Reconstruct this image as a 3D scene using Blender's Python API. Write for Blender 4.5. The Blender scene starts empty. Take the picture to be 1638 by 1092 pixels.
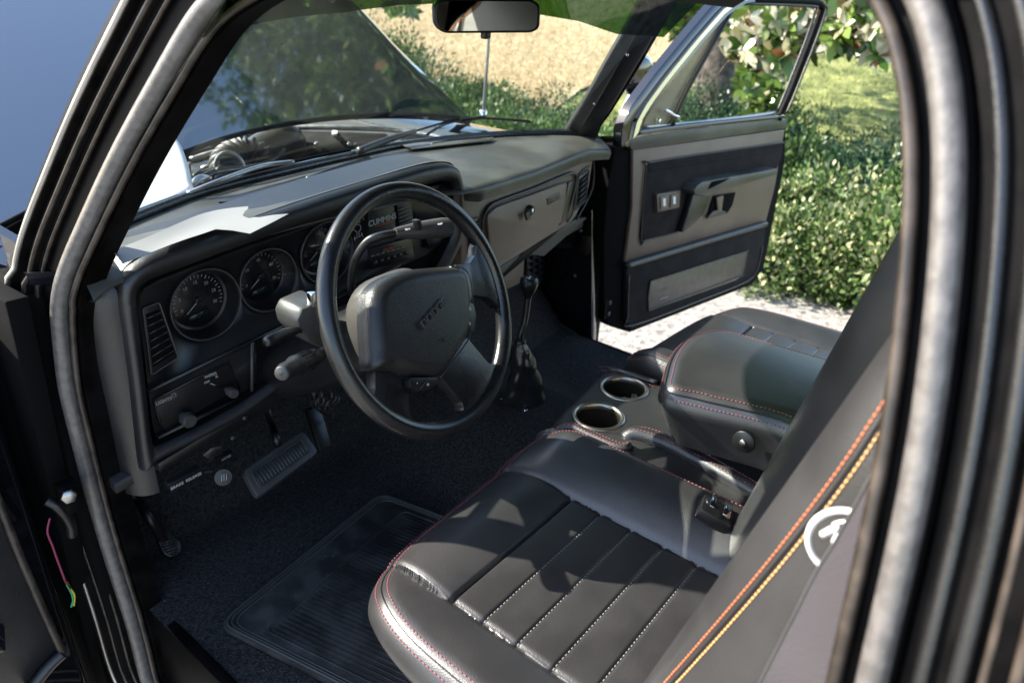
import bpy, bmesh, math, random
import numpy as np
from mathutils import Vector, Matrix
random.seed(7); np.random.seed(7)
scn = bpy.context.scene
COL = scn.collection
# ------------------------------------------------------------------ camera
CR = np.array([[0.6258770245, -0.7784634393, 0.0476720454],
               [-0.3225379087, -0.3140008331, -0.8929573194],
               [0.7101036880, 0.5435054282, -0.4476098769]])
CF = 1149.1062
CC = np.array([-1.1092020804, -1.0357667117, 1.0423173159])
cam = bpy.data.cameras.new('camera'); camo = bpy.data.objects.new('camera', cam); COL.objects.link(camo)
camo.matrix_world = Matrix(((CR[0][0], -CR[1][0], -CR[2][0], CC[0]),
                            (CR[0][1], -CR[1][1], -CR[2][1], CC[1]),
                            (CR[0][2], -CR[1][2], -CR[2][2], CC[2]), (0, 0, 0, 1)))
cam.sensor_width = 36; cam.lens = CF*36/1638; cam.clip_start = .02; cam.clip_end = 500
cam.dof.use_dof = True; cam.dof.focus_distance = 1.15; cam.dof.aperture_fstop = 5
scn.camera = camo
# ------------------------------------------------------------------ light
SUN = Vector((-.62, 1.20, 1.0)).normalized()
w = bpy.data.worlds.new('World'); scn.world = w; w.use_nodes = True
nt = w.node_tree; sky = nt.nodes.new('ShaderNodeTexSky'); sky.sky_type = 'NISHITA'; sky.sun_disc = False
sky.sun_elevation = math.asin(SUN.z); sky.sun_rotation = math.atan2(SUN.x, SUN.y)
nt.links.new(sky.outputs[0], nt.nodes['Background'].inputs[0]); nt.nodes['Background'].inputs[1].default_value = .15
sl = bpy.data.lights.new('sun', 'SUN'); sl.energy = 4.6; sl.angle = math.radians(.5); sl.color = (1, .93, .82)
so = bpy.data.objects.new('sun', sl); COL.objects.link(so); so.rotation_euler = SUN.to_track_quat('Z', 'Y').to_euler(); so.location = (0, 0, 8)
scn.view_settings.view_transform = 'Standard'; scn.view_settings.look = 'None'
scn.view_settings.exposure = 1.75; scn.view_settings.gamma = 1
GZ = -.68
# ------------------------------------------------------------------ pixel helpers (recover real places from the view)
def ray(x, y): return CR.T @ np.array([(x-819)/CF, (y-546)/CF, 1.])
def U(x, y, **k):
    a, v = list(k.items())[0]; i = 'XYZ'.index(a); d = ray(x, y)
    return CC + d*((v-CC[i])/d[i])
def UP(x, y, o, n):
    d = ray(x, y); n = np.array(n, float); return CC + d*(n.dot(np.array(o)-CC)/n.dot(d))
def side(z): return .765-max(0, z-.6)*.33
def PS(x, y, s=-1, off=0.):
    d = ray(x, y); X = .76
    for _ in range(25):
        p = CC + d*((s*X-CC[0])/d[0]); X = side(p[2])+off
    return p
def V(*a): return np.array(a, float)
def unit(v): v = np.array(v, float); return v/np.linalg.norm(v)
# ------------------------------------------------------------------ materials
MATS = {}
def mat(name, col, rough=.5, metal=0, bump=0, bscale=300, var=0, vscale=20, spec=.5, coat=0, trans=0, col2=None, detail=4, dist=.002, ior=1.5, aniso=None, cth=(.4, .6)):
    m = bpy.data.materials.new(name); m.use_nodes = True; t = m.node_tree; b = t.nodes['Principled BSDF']
    b.inputs['Base Color'].default_value = (*col, 1); b.inputs['Roughness'].default_value = rough
    b.inputs['Metallic'].default_value = metal; b.inputs['Specular IOR Level'].default_value = spec
    b.inputs['Coat Weight'].default_value = coat; b.inputs['Coat Roughness'].default_value = .05
    b.inputs['Transmission Weight'].default_value = trans; b.inputs['IOR'].default_value = ior
    tc = t.nodes.new('ShaderNodeTexCoord')
    if var or col2:
        n = t.nodes.new('ShaderNodeTexNoise'); n.inputs['Scale'].default_value = vscale; n.inputs['Detail'].default_value = 8
        t.links.new(tc.outputs['Object'], n.inputs['Vector'])
        r = t.nodes.new('ShaderNodeValToRGB'); r.color_ramp.elements[0].position = cth[0]; r.color_ramp.elements[1].position = cth[1]
        c2 = col2 or tuple(c*(1+var) for c in col); c1 = col if col2 else tuple(c*(1-var) for c in col)
        r.color_ramp.elements[0].color = (*c1, 1); r.color_ramp.elements[1].color = (*c2, 1)
        t.links.new(n.outputs['Fac'], r.inputs['Fac']); t.links.new(r.outputs['Color'], b.inputs['Base Color'])
        rm = t.nodes.new('ShaderNodeMapRange'); rm.inputs['To Min'].default_value = max(.03, rough-.06); rm.inputs['To Max'].default_value = rough+.08
        t.links.new(n.outputs['Fac'], rm.inputs['Value']); t.links.new(rm.outputs['Result'], b.inputs['Roughness'])
    if bump:
        n = t.nodes.new('ShaderNodeTexNoise'); n.inputs['Scale'].default_value = bscale; n.inputs['Detail'].default_value = detail
        t.links.new(tc.outputs['Object'], n.inputs['Vector'])
        bn = t.nodes.new('ShaderNodeBump'); bn.inputs['Strength'].default_value = bump; bn.inputs['Distance'].default_value = dist
        t.links.new(n.outputs['Fac'], bn.inputs['Height']); t.links.new(bn.outputs['Normal'], b.inputs['Normal'])
    MATS[name] = m; return m
def voro_bump(m, scale, strength, dist=.001):
    t = m.node_tree; b = t.nodes['Principled BSDF']; tc = t.nodes.new('ShaderNodeTexCoord')
    v = t.nodes.new('ShaderNodeTexVoronoi'); v.inputs['Scale'].default_value = scale
    n = t.nodes.new('ShaderNodeTexNoise'); n.inputs['Scale'].default_value = 14; n.inputs['Detail'].default_value = 3
    t.links.new(tc.outputs['Object'], v.inputs['Vector']); t.links.new(tc.outputs['Object'], n.inputs['Vector'])
    b1 = t.nodes.new('ShaderNodeBump'); b1.inputs['Strength'].default_value = strength; b1.inputs['Distance'].default_value = dist
    b2 = t.nodes.new('ShaderNodeBump'); b2.inputs['Strength'].default_value = .10; b2.inputs['Distance'].default_value = .012
    t.links.new(n.outputs['Fac'], b2.inputs['Height']); t.links.new(v.outputs['Distance'], b1.inputs['Height'])
    t.links.new(b2.outputs['Normal'], b1.inputs['Normal']); t.links.new(b1.outputs['Normal'], b.inputs['Normal'])
leather = mat('black_leather', (.028, .0272, .0275), .38, var=.18, vscale=9, spec=.6, coat=.45); leather.node_tree.nodes['Principled BSDF'].inputs['Coat Roughness'].default_value = .30; voro_bump(leather, 520, .2)
vinyl = mat('black_vinyl', (.013, .013, .014), .36, var=.15, vscale=12, spec=.7); voro_bump(vinyl, 700, .3)
dashtop = mat('dash_pad_vinyl', (.062, .060, .050), .36, var=.3, vscale=7); voro_bump(dashtop, 600, .3)
trim = mat('charcoal_trim', (.165, .118, .088), .40, bump=.25, bscale=900, var=.12, vscale=6)
plastic = mat('black_plastic', (.009, .009, .0095), .34, bump=.12, bscale=1200, var=.15, vscale=15)
plasticg = mat('grey_plastic', (.050, .049, .046), .36, bump=.15, bscale=1200, var=.1)
shroudm = mat('column_plastic', (.065, .058, .050), .42, bump=.2, bscale=900, var=.1)
rubber = mat('wheel_rubber', (.012, .012, .0125), .27, var=.2, vscale=20, spec=.75); voro_bump(rubber, 520, .15)
padm = mat('horn_pad_vinyl', (.020, .0195, .019), .33); voro_bump(padm, 620, .45, .0008)
sealm = mat('seal_rubber', (.105, .096, .09), .36, bump=.25, bscale=220, var=.2, vscale=90, spec=.7, coat=.35); sealm.node_tree.nodes['Principled BSDF'].inputs['Coat Roughness'].default_value = .22
paint = mat('black_gloss_paint', (.006, .006, .008), .05, spec=.6, coat=.6)
hoodp = mat('hood_gloss_paint', (.010, .016, .022), .03, spec=1, coat=1, bump=.03, bscale=3, ior=1.9); hoodp.node_tree.nodes['Principled BSDF'].inputs['Coat IOR'].default_value = 1.9
jamb = mat('jamb_paint', (.004, .0035, .0035), .5, spec=.06, var=.4, vscale=30, bump=.05, bscale=60)
dirtyjamb = mat('dusty_paint', (.045, .035, .028), .3, var=.4, vscale=40)
carpet = mat('carpet', (.018, .017, .017), .95, bump=1, bscale=240, dist=.008, spec=.2, col2=(.055, .052, .050), vscale=170, cth=(.35, .65))
doorcarpet = mat('door_carpet', (.026, .0225, .0215), .95, bump=.6, bscale=600, dist=.003, var=.15, spec=.15)
matrub = mat('mat_rubber', (.028, .027, .026), .6, var=.5, vscale=25, bump=.4, bscale=250)
chrome = mat('chrome', (.75, .75, .76), .12, metal=1)
steel = mat('dull_steel', (.45, .44, .42), .35, metal=1, var=.1)
ringm = mat('cup_ring_metal', (.40, .37, .31), .34, metal=1)
white = mat('white_print', (.75, .75, .73), .6)
greyp = mat('grey_print', (.28, .28, .28), .6)
whitee = mat('white_switch', (.85, .85, .85), .4)
redp = mat('red_print', (.55, .05, .03), .6)
redw = mat('red_wire', (.6, .03, .02), .4)
pinkst = mat('pink_thread', (.30, .07, .09), .6)
pinkw = mat('pink_wire', (.25, .03, .08), .5)
orst = mat('orange_thread', (.62, .17, .06), .6)
yelst = mat('yellow_thread', (.72, .40, .14), .6)
whst = mat('grey_thread', (.35, .34, .32), .6)
glarem = mat('white_glare', (.8, .8, .8), .8)  # white of the pad that stands for glare beyond the windshield
patchm = mat('pale_patch', (.27, .265, .26), .6, bump=.05, bscale=8)  # pale sheet that makes the bright patch on the dash
beltm = mat('belt_webbing', (.062, .054, .058), .8, bump=.3, bscale=700)
dgrey = mat('dial_print', (.30, .31, .31), .6)
cavity = mat('dark_cavity', (.004, .004, .004), .9, spec=.1)
gdial = mat('gauge_dial', (.006, .007, .008), .3)
hosem = mat('hose_rubber', (.04, .04, .04), .45, var=.3, vscale=30)
alum = mat('cast_aluminium', (.5, .5, .5), .4, metal=.9, var=.2, vscale=30)
bay = mat('engine_bay_black', (.012, .013, .014), .5, var=.4, vscale=8, bump=.3, bscale=20)
roofm = mat('headliner', (.03, .03, .03), .9, bump=.2)
bronze = mat('brushed_plate', (.10, .08, .065), .38, bump=.2, bscale=400, var=.15, vscale=40)
concrete = mat('pale_concrete', (.15, .138, .125), .9, bump=.8, bscale=60, col2=(.31, .295, .27), vscale=22, dist=.01, cth=(.32, .55))
# dust specks on carpet
def specks(m, scale, thr, col=(.35, .34, .33)):
    t = m.node_tree; b = t.nodes['Principled BSDF']; tc = t.nodes.new('ShaderNodeTexCoord')
    v = t.nodes.new('ShaderNodeTexVoronoi'); v.inputs['Scale'].default_value = scale
    t.links.new(tc.outputs['Object'], v.inputs['Vector'])
    n = t.nodes.new('ShaderNodeTexNoise'); n.inputs['Scale'].default_value = 5; n.inputs['Detail'].default_value = 6
    t.links.new(tc.outputs['Object'], n.inputs['Vector'])
    a = t.nodes.new('ShaderNodeMath'); a.operation = 'MULTIPLY'; a.inputs[1].default_value = thr*2
    t.links.new(n.outputs['Fac'], a.inputs[0])
    l = t.nodes.new('ShaderNodeMath'); l.operation = 'LESS_THAN'; t.links.new(v.outputs['Distance'], l.inputs[0]); t.links.new(a.outputs[0], l.inputs[1])
    mx = t.nodes.new('ShaderNodeMix'); mx.data_type = 'RGBA'; mx.inputs['B'].default_value = (*col, 1)
    base = b.inputs['Base Color']
    if base.is_linked: t.links.new(base.links[0].from_socket, mx.inputs['A'])
    else:
        r = t.nodes.new('ShaderNodeValToRGB'); c = base.default_value
        r.color_ramp.elements[0].position = .4; r.color_ramp.elements[1].position = .75
        r.color_ramp.elements[0].color = (c[0], c[1], c[2], 1); r.color_ramp.elements[1].color = (c[0]*2.6, c[1]*2.6, c[2]*2.8, 1)
        t.links.new(n.outputs['Fac'], r.inputs['Fac']); t.links.new(r.outputs['Color'], mx.inputs['A'])
    t.links.new(l.outputs[0], mx.inputs['Factor']); t.links.new(mx.outputs['Result'], base)
specks(carpet, 50, .045); specks(matrub, 60, .035)
def glassmat(name, tint, refl=1.5, haze=0., hc=(.8, .8, .8)):
    m = bpy.data.materials.new(name); m.use_nodes = True; t = m.node_tree; t.nodes.clear()
    o = t.nodes.new('ShaderNodeOutputMaterial'); tr = t.nodes.new('ShaderNodeBsdfTransparent'); tr.inputs[0].default_value = (*tint, 1)
    g = t.nodes.new('ShaderNodeBsdfGlossy'); g.inputs['Roughness'].default_value = .01
    f = t.nodes.new('ShaderNodeFresnel'); gg = t.nodes.new('ShaderNodeNewGeometry'); mi = t.nodes.new('ShaderNodeMix')
    mi.inputs['A'].default_value = refl; mi.inputs['B'].default_value = 1/refl
    t.links.new(gg.outputs['Backfacing'], mi.inputs['Factor']); t.links.new(mi.outputs['Result'], f.inputs['IOR'])
    mx = t.nodes.new('ShaderNodeMixShader'); t.links.new(f.outputs[0], mx.inputs[0]); t.links.new(tr.outputs[0], mx.inputs[1]); t.links.new(g.outputs[0], mx.inputs[2])
    last = mx
    if haze:
        d = t.nodes.new('ShaderNodeBsdfDiffuse'); d.inputs[0].default_value = (*hc, 1)
        m2 = t.nodes.new('ShaderNodeMixShader'); m2.inputs[0].default_value = haze
        t.links.new(mx.outputs[0], m2.inputs[1]); t.links.new(d.outputs[0], m2.inputs[2]); last = m2
    t.links.new(last.outputs[0], o.inputs[0]); MATS[name] = m; return m
glass = glassmat('windshield_glass', (.84, .90, .88), 1.6, .003)
tint = glassmat('tinted_glass_band', (.035, .10, .015), 1.45)
ventg = glassmat('vent_window_glass', (.34, .30, .20), 1.5, .62, (.50, .43, .30))
sideg = glassmat('clear_lens', (.9, .9, .9), 1.5)
# ------------------------------------------------------------------ object helpers
PARENT = None
def setm(o, parent):
    if parent is not None:
        o.parent = parent
        o.matrix_parent_inverse = Matrix.Translation(-parent.location) if parent.type == 'EMPTY' else Matrix.Identity(4)
def link(name, me, m, parent=None, smooth=True):
    o = bpy.data.objects.new(name, me); COL.objects.link(o)
    if m is not None and not me.materials: me.materials.append(m)
    if smooth is True:
        me.polygons.foreach_set('use_smooth', [True]*len(me.polygons))
    setm(o, parent); return o
def tag(o, label=None, cat=None, group=None, kind=None):
    if label: o['label'] = label
    if cat: o['category'] = cat
    if group: o['group'] = group
    if kind: o['kind'] = kind
    return o
def empty(name, loc, label, cat, group=None):
    o = bpy.data.objects.new(name, None); COL.objects.link(o); o.location = loc; return tag(o, label, cat, group)
class MB:
    def __init__(s): s.v = []; s.f = []
    def add(s, vs, fs):
        k = len(s.v); s.v += [tuple(map(float, p)) for p in vs]; s.f += [tuple(i+k for i in q) for q in fs]; return s
    def build(s, name, m, parent=None, smooth=True, sharp=None):
        me = bpy.data.meshes.new(name); me.from_pydata(s.v, [], s.f); me.update()
        bm = bmesh.new(); bm.from_mesh(me); bmesh.ops.recalc_face_normals(bm, faces=bm.faces)
        if sharp is not None:
            for e in bm.edges:
                if len(e.link_faces) == 2 and e.calc_face_angle(0) > math.radians(sharp): e.smooth = False
        bm.to_mesh(me); bm.free()
        return link(name, me, m, parent, smooth)
def smooth_path(pts, n=8, closed=False):
    P = [np.array(p, float) for p in pts]; out = []; N = len(P)
    R = range(N if closed else N-1)
    for i in R:
        if closed: p0, p1, p2, p3 = P[i-1], P[i], P[(i+1) % N], P[(i+2) % N]
        else: p0, p1, p2, p3 = P[max(i-1, 0)], P[i], P[i+1], P[min(i+2, N-1)]
        for k in range(n):
            t = k/n; out.append(.5*((2*p1)+(-p0+p2)*t+(2*p0-5*p1+4*p2-p3)*t*t+(-p0+3*p1-3*p2+p3)*t**3))
    if not closed: out.append(P[-1])
    return out
def resample(pts, n, closed=False):
    P = np.array(pts+[pts[0]] if closed else pts, float); d = np.r_[0, np.cumsum(np.linalg.norm(np.diff(P, axis=0), axis=1))]
    s = np.linspace(0, d[-1], n+1)[:-1] if closed else np.linspace(0, d[-1], n)
    return [np.array([np.interp(x, d, P[:, k]) for k in range(P.shape[1])]) for x in s]
def tube(mb, pts, r, seg=10, closed=False, flat=None, cap=True):
    P = [np.array(p, float) for p in pts]; N = len(P)
    rr = r if hasattr(r, '__len__') else [r]*N
    rings = []; up = None
    for i in range(N):
        if closed: t = P[(i+1) % N]-P[i-1]
        else: t = P[min(i+1, N-1)]-P[max(i-1, 0)]
        t = unit(t)
        if up is None:
            up = V(0, 0, 1) if abs(t[2]) < .9 else V(1, 0, 0)
        up = unit(up-t*up.dot(t)); sd = np.cross(t, up)
        rings.append([P[i]+rr[i]*(math.cos(a)*up+math.sin(a)*sd) for a in [2*math.pi*k/seg for k in range(seg)]])
    vs = [p for q in rings for p in q]; fs = []
    M = N if closed else N-1
    for i in range(M):
        for k in range(seg):
            a = i*seg+k; b = i*seg+(k+1) % seg; c = ((i+1) % N)*seg+(k+1) % seg; d = ((i+1) % N)*seg+k
            fs.append((a, b, c, d))
    if not closed and cap:
        fs.append(tuple(range(seg))[::-1]); fs.append(tuple((N-1)*seg+k for k in range(seg)))
    mb.add(vs, fs); return mb
def tubeobj(name, pts, r, m, parent=None, seg=10, closed=False, sm=6):
    P = smooth_path(pts, sm, closed) if sm else pts
    if hasattr(r, '__len__') and len(r) != len(P):
        x = np.linspace(0, 1, len(r)); r = list(np.interp(np.linspace(0, 1, len(P)), x, r))
    return tube(MB(), P, r, seg, closed).build(name, m, parent)
def prism(name, pts, off, m, parent=None, bev=.002, seg=2, smooth=True):
    """polygon outline + thickness vector, bevelled"""
    bm = bmesh.new(); a = [bm.verts.new(tuple(map(float, p))) for p in pts]; b = [bm.verts.new(tuple(map(float, np.array(p)+np.array(off)))) for p in pts]
    bm.faces.new(a); bm.faces.new(b[::-1]); n = len(pts)
    for i in range(n): bm.faces.new((a[(i+1) % n], a[i], b[i], b[(i+1) % n]))
    bmesh.ops.recalc_face_normals(bm, faces=bm.faces)
    if bev:
        es = [e for e in bm.edges if e.calc_face_angle(0) > math.radians(20)]
        bmesh.ops.bevel(bm, geom=es, offset=bev, segments=seg, profile=.5, affect='EDGES', clamp_overlap=True)
    for e in bm.edges:
        if len(e.link_faces) == 2 and e.calc_face_angle(0) > math.radians(38): e.smooth = False
    me = bpy.data.meshes.new(name); bm.to_mesh(me); bm.free()
    return link(name, me, m, parent, smooth)
def box(name, c, size, m, parent=None, ax=None, bev=.002, seg=2):
    ax = ax or (V(1, 0, 0), V(0, 1, 0), V(0, 0, 1)); c = np.array(c, float); s = [x/2 for x in size]
    pts = [c-ax[0]*s[0]-ax[1]*s[1]-ax[2]*s[2], c+ax[0]*s[0]-ax[1]*s[1]-ax[2]*s[2], c+ax[0]*s[0]+ax[1]*s[1]-ax[2]*s[2], c-ax[0]*s[0]+ax[1]*s[1]-ax[2]*s[2]]
    return prism(name, pts, ax[2]*size[2], m, parent, bev, seg)
def frame_of(n, hint=(0, 0, 1)):
    n = unit(n); u = np.cross(hint, n)
    if np.linalg.norm(u) < 1e-4: u = np.cross((0, 1, 0), n)
    u = unit(u); return u, np.cross(n, u), n
def lathe(mb, o, n, prof, seg=32, hint=(0, 0, 1)):
    """prof: (radius, height along n)"""
    u, v, n = frame_of(n, hint); o = np.array(o, float); k0 = len(prof)
    vs = [o+u*r*math.cos(a)+v*r*math.sin(a)+n*h for a in [2*math.pi*k/seg for k in range(seg)] for r, h in prof]
    fs = [(k*k0+i, k*k0+i+1, ((k+1) % seg)*k0+i+1, ((k+1) % seg)*k0+i) for k in range(seg) for i in range(k0-1)]
    mb.add(vs, fs); return mb
def disc(name, o, n, r, h, m, parent, seg=32, bev=.001):
    mb = MB(); lathe(mb, o, n, [(0.0001, h), (r-bev, h), (r, h-bev), (r, 0), (.0001, 0)], seg); return mb.build(name, m, parent, sharp=50)
def gridsurf(name, rows, m, parent=None, thick=None, sharp=None, ret=False):
    R = len(rows); K = len(rows[0]); mb = MB(); vs = [p for r in rows for p in r]
    fs = [(i*K+j, i*K+j+1, (i+1)*K+j+1, (i+1)*K+j) for i in range(R-1) for j in range(K-1)]
    if thick is not None:
        th = np.array(thick); n = len(vs); vs = vs+[np.array(p)+th for p in vs]
        fs += [tuple(x+n for x in q[::-1]) for q in fs]
        bd = [(0*K+j, 0*K+j+1) for j in range(K-1)]+[((R-1)*K+j+1, (R-1)*K+j) for j in range(K-1)]+[((i+1)*K, i*K) for i in range(R-1)]+[(i*K+K-1, (i+1)*K+K-1) for i in range(R-1)]
        fs += [(a, b, b+n, a+n) for a, b in bd]
    mb.add(vs, fs); return mb.build(name, m, parent, sharp=sharp or (50 if thick is not None else None))
def text(name, s, o, ex, ey, size, m, parent=None, ext=.0004, align='CENTER', bold=0, shear=0):
    cu = bpy.data.curves.new(name, 'FONT'); cu.body = s; cu.size = size; cu.extrude = ext; cu.align_x = align; cu.align_y = 'CENTER'; cu.offset = bold; cu.shear = shear; cu.resolution_u = 3
    t = bpy.data.objects.new('tmp', cu); COL.objects.link(t); dg = bpy.context.evaluated_depsgraph_get(); dg.update()
    me = bpy.data.meshes.new_from_object(t.evaluated_get(dg)); bpy.data.objects.remove(t); bpy.data.curves.remove(cu)
    ex = unit(ex); ey = unit(np.array(ey)-ex*np.dot(ex, ey)); n = np.cross(ex, ey)
    me.transform(Matrix(((ex[0], ey[0], n[0], o[0]), (ex[1], ey[1], n[1], o[1]), (ex[2], ey[2], n[2], o[2]), (0, 0, 0, 1))))
    me.materials.clear(); return link(name, me, m, parent, smooth=False)
def dashes(mb, path, L=.005, gap=.0025, r=.0007, n=None, closed=False):
    P = np.array([*path, path[0]] if closed else path, float); d = np.r_[0, np.cumsum(np.linalg.norm(np.diff(P, axis=0), axis=1))]
    s = 0
    while s+L < d[-1]:
        a = np.array([np.interp(s, d, P[:, k]) for k in range(3)]); b = np.array([np.interp(s+L, d, P[:, k]) for k in range(3)])
        t = b-a; tube(mb, [a, a+t*.15, b-t*.15, b], [r*.45, r, r, r*.45], 5); s += L+gap
    return mb
class Cushion:
    def __init__(s, border, o, e1, e2, h, r=.03, depth=.15, c=None, N=320, rings=110, prof=2.0, taper=0.):
        s.o = np.array(o, float); s.e1 = unit(e1); s.e2 = unit(e2); s.n = np.cross(s.e1, s.e2); s.h = h; s.r = r
        b = smooth_path([V(*p) for p in border], 10, True); s.b = resample(b, N, True)
        s.c = np.array(c if c is not None else np.mean(s.b, axis=0)); s.depth = depth; s.rings = rings; s.taper = taper
    def P(s, q, z): return s.o+s.e1*q[0]+s.e2*q[1]+s.n*z
    def roll(s, d): 
        return s.r-math.sqrt(max(0, s.r**2-(s.r-d)**2)) if d < s.r else 0
    def at_inset(s, i, d):
        b = s.b[i]; v = s.c-b; L = np.linalg.norm(v)
        t0 = s.b[(i+1) % len(s.b)]-s.b[i-1]; nn = np.array([-t0[1], t0[0]]); nn /= np.linalg.norm(nn)
        cs = abs(nn.dot(v/L)); q = b+v/L*(d/max(cs, .4)); return q
    def surf(s, i, d, lift=0.):
        q = s.at_inset(i, max(d, 0)); z = s.h(q[0], q[1])-s.roll(max(d, 0))
        if d < 0: z += d
        out = unit(np.r_[s.b[i]-s.c])*lift*(1 if d < s.r*.5 else 0)
        return s.P(q+out, z+lift)
    def build(s, name, m, parent):
        N = len(s.b); vs = [s.P(s.c, s.h(*s.c))]; R = s.rings
        cs = []
        for i in range(N):
            v = s.c-s.b[i]; L = np.linalg.norm(v); t0 = s.b[(i+1) % N]-s.b[i-1]; nn = np.array([-t0[1], t0[0]]); nn /= np.linalg.norm(nn); cs.append((L, max(abs(nn.dot(v/L)), .4)))
        for k in range(1, R+1):
            t = 1-(1-k/R)**1.35
            for i in range(N):
                q = s.c+t*(s.b[i]-s.c); d = (1-t)*cs[i][0]*cs[i][1]; vs.append(s.P(q, s.h(q[0], q[1])-s.roll(d)))
        K = 8
        for k in range(1, K+1):
            f = k/K
            for i in range(N):
                q = s.b[i]+(s.c-s.b[i])*s.taper*f; z0 = s.h(*s.b[i])-s.r; z1 = -s.depth
                vs.append(s.P(q, z0+(z1-z0)*f))
        fs = [(0, 1+i, 1+(i+1) % N) for i in range(N)]
        for k in range(R+K-1):
            a = 1+k*N; fs += [(a+i, a+N+i, a+N+(i+1) % N, a+(i+1) % N) for i in range(N)]
        a = 1+(R+K-1)*N; fs.append(tuple(a+i for i in range(N)))
        return MB().add(vs, fs).build(name, m, parent, sharp=60)
    def stitch(s, name, rows, m, parent, i0=0, i1=None, lift=.0006, L=.005, gap=.0028, r=.0008):
        mb = MB(); i1 = len(s.b) if i1 is None else i1
        for d in rows:
            dashes(mb, [s.surf(i % len(s.b), d, lift) for i in range(i0, i1)], L, gap, r)
        return mb.build(name, m, parent)
def bool_cut(o, cutters, op='DIFFERENCE'):
    for c in cutters:
        md = o.modifiers.new('b', 'BOOLEAN'); md.operation = op; md.object = c; md.solver = 'EXACT'
    dg = bpy.context.evaluated_depsgraph_get(); dg.update()
    me = bpy.data.meshes.new_from_object(o.evaluated_get(dg)); o.modifiers.clear(); o.data = me
    for c in cutters: bpy.data.objects.remove(c)
def cyl(o, n, r, h0, h1, seg=48):
    mb = MB(); u, v, n = frame_of(n); o = np.array(o, float)
    A = [o+u*r*math.cos(2*math.pi*k/seg)+v*r*math.sin(2*math.pi*k/seg)+n*h0 for k in range(seg)]; B = [p+n*(h1-h0) for p in A]
    mb.add(A+B, [tuple(range(seg))[::-1], tuple(range(seg, 2*seg))]+[(k, (k+1) % seg, seg+(k+1) % seg, seg+k) for k in range(seg)])
    return mb.build('cut', None)
def px(pts, **k): return [U(x, y, **k) for x, y in pts]
def roundpoly(pts, r, n=5):
    P = [np.array(p, float) for p in pts]; out = []
    for i in range(len(P)):
        a, b, c = P[i-1], P[i], P[(i+1) % len(P)]; u = a-b; w_ = c-b; lu = np.linalg.norm(u); lw = np.linalg.norm(w_)
        rr = min(r[i] if hasattr(r, '__len__') else r, lu*.48, lw*.48); p0 = b+u/lu*rr; p1 = b+w_/lw*rr
        for k in range(n+1):
            t = k/n; out.append((1-t)**2*p0+2*t*(1-t)*b+t*t*p1)
    return out
# ================================================================== TRUCK
TRUCK = empty('pickup_truck', (0, 0, GZ), 'black pickup truck with hood and doors open and black leather seats', 'pickup truck')
T = TRUCK
# ---- door opening of the driver side (seal, jamb, drip rail)
Lp = [PS(x, y) for x, y in [(340, 0), (286, 90), (233, 180), (185, 270), (148, 350), (118, 415), (100, 460), (97, 500), (105, 545), (120, 610), (139, 680), (149, 728), (185, 861), (227, 995), (250, 1092)]]
for p in Lp:
    if p[2] < .5: p[0] = -.775
Rp = [PS(x, y) for x, y in [(1395, 1092), (1425, 961), (1458, 828), (1482, 700), (1502, 560), (1516, 420), (1524, 300), (1526, 200), (1516, 100), (1492, 0), (1450, -70), (1380, -125)]]
low = [V(-.775, Lp[-1][1]-.03, -.2), V(-.775, Lp[-1][1]-.16, -.27), V(-.775, -.5, -.285), V(-.775, -.9, -.27), V(-.775, -1.03, -.2), V(-.775, -1.055, .1), V(-.775, -1.055, .45)]
top = [V(-.60, -.6, 1.10), V(-.605, -.42, 1.085), V(-.61, -.33, 1.05)]
path = resample(smooth_path(Lp+low+Rp+top, 6, True), 420, True)
pc = V(-.7, -.5, .4); N = len(path)
for _ in range(26): path = [(path[i-1]+2*path[i]+path[(i+1) % N])/4 for i in range(N)]
def sweep(o_, x_):
    out = []
    for i in range(N):
        t = path[(i+1) % N]-path[i-1]; t[0] = 0; t = unit(t); o = V(0, -t[2], t[1])
        if o.dot(path[i]-pc) < 0: o = -o
        out.append(path[i]+o*o_+V(-x_, 0, 0)+V(.33*o[2]*o_ if path[i][2] > .6 else 0, 0, 0))
    return out
def strip(name, prof, m, parent):
    rows = [sweep(a, b) for a, b in prof]; rows = [r+[r[0]] for r in rows]; return gridsurf(name, rows, m, parent, sharp=35)
df = strip('door_frame', [(-.022, -.045), (-.026, -.012), (-.012, -.008), (.010, -.008), (.014, .0), (.050, .006), (.053, .016), (.060, .016), (.062, .022), (.078, .024), (.080, .034), (.090, .036), (.092, .028), (.13, .02)], jamb, T)
sl_ = tube(MB(), sweep(0, .004), [(.0085 if p[1] < -.85 and p[2] > -.1 else .0125) for p in path], 14, True).build('door_seal', sealm, df)
tube(MB(), sweep(-.020, -.004), .0045, 8, True).build('trim_edge', dirtyjamb, df)
tube(MB(), sweep(.051, .012), .003, 6, True).build('flange_edge', dirtyjamb, df)
tube(MB(), sweep(.064, .024), .0035, 8, True).build('flange_edge', dirtyjamb, df)
tube(MB(), [p for p in sweep(.086, .036)], .0045, 8, True).build('drip_rail', MATS['dull_steel'], df)
mb = MB()
for o_, x_, r_ in ((.0235, .003, .0042), (.0400, .008, .0050)):
    q = [p for p, b in zip(sweep(o_, x_), path) if b[1] < -.80 and -.2 < b[2] < 1.09]
    tube(mb, q, r_, 8) if len(q) > 4 else None
    mb.build('jamb_bead', MATS['wheel_rubber'], df); mb = MB()
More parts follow.
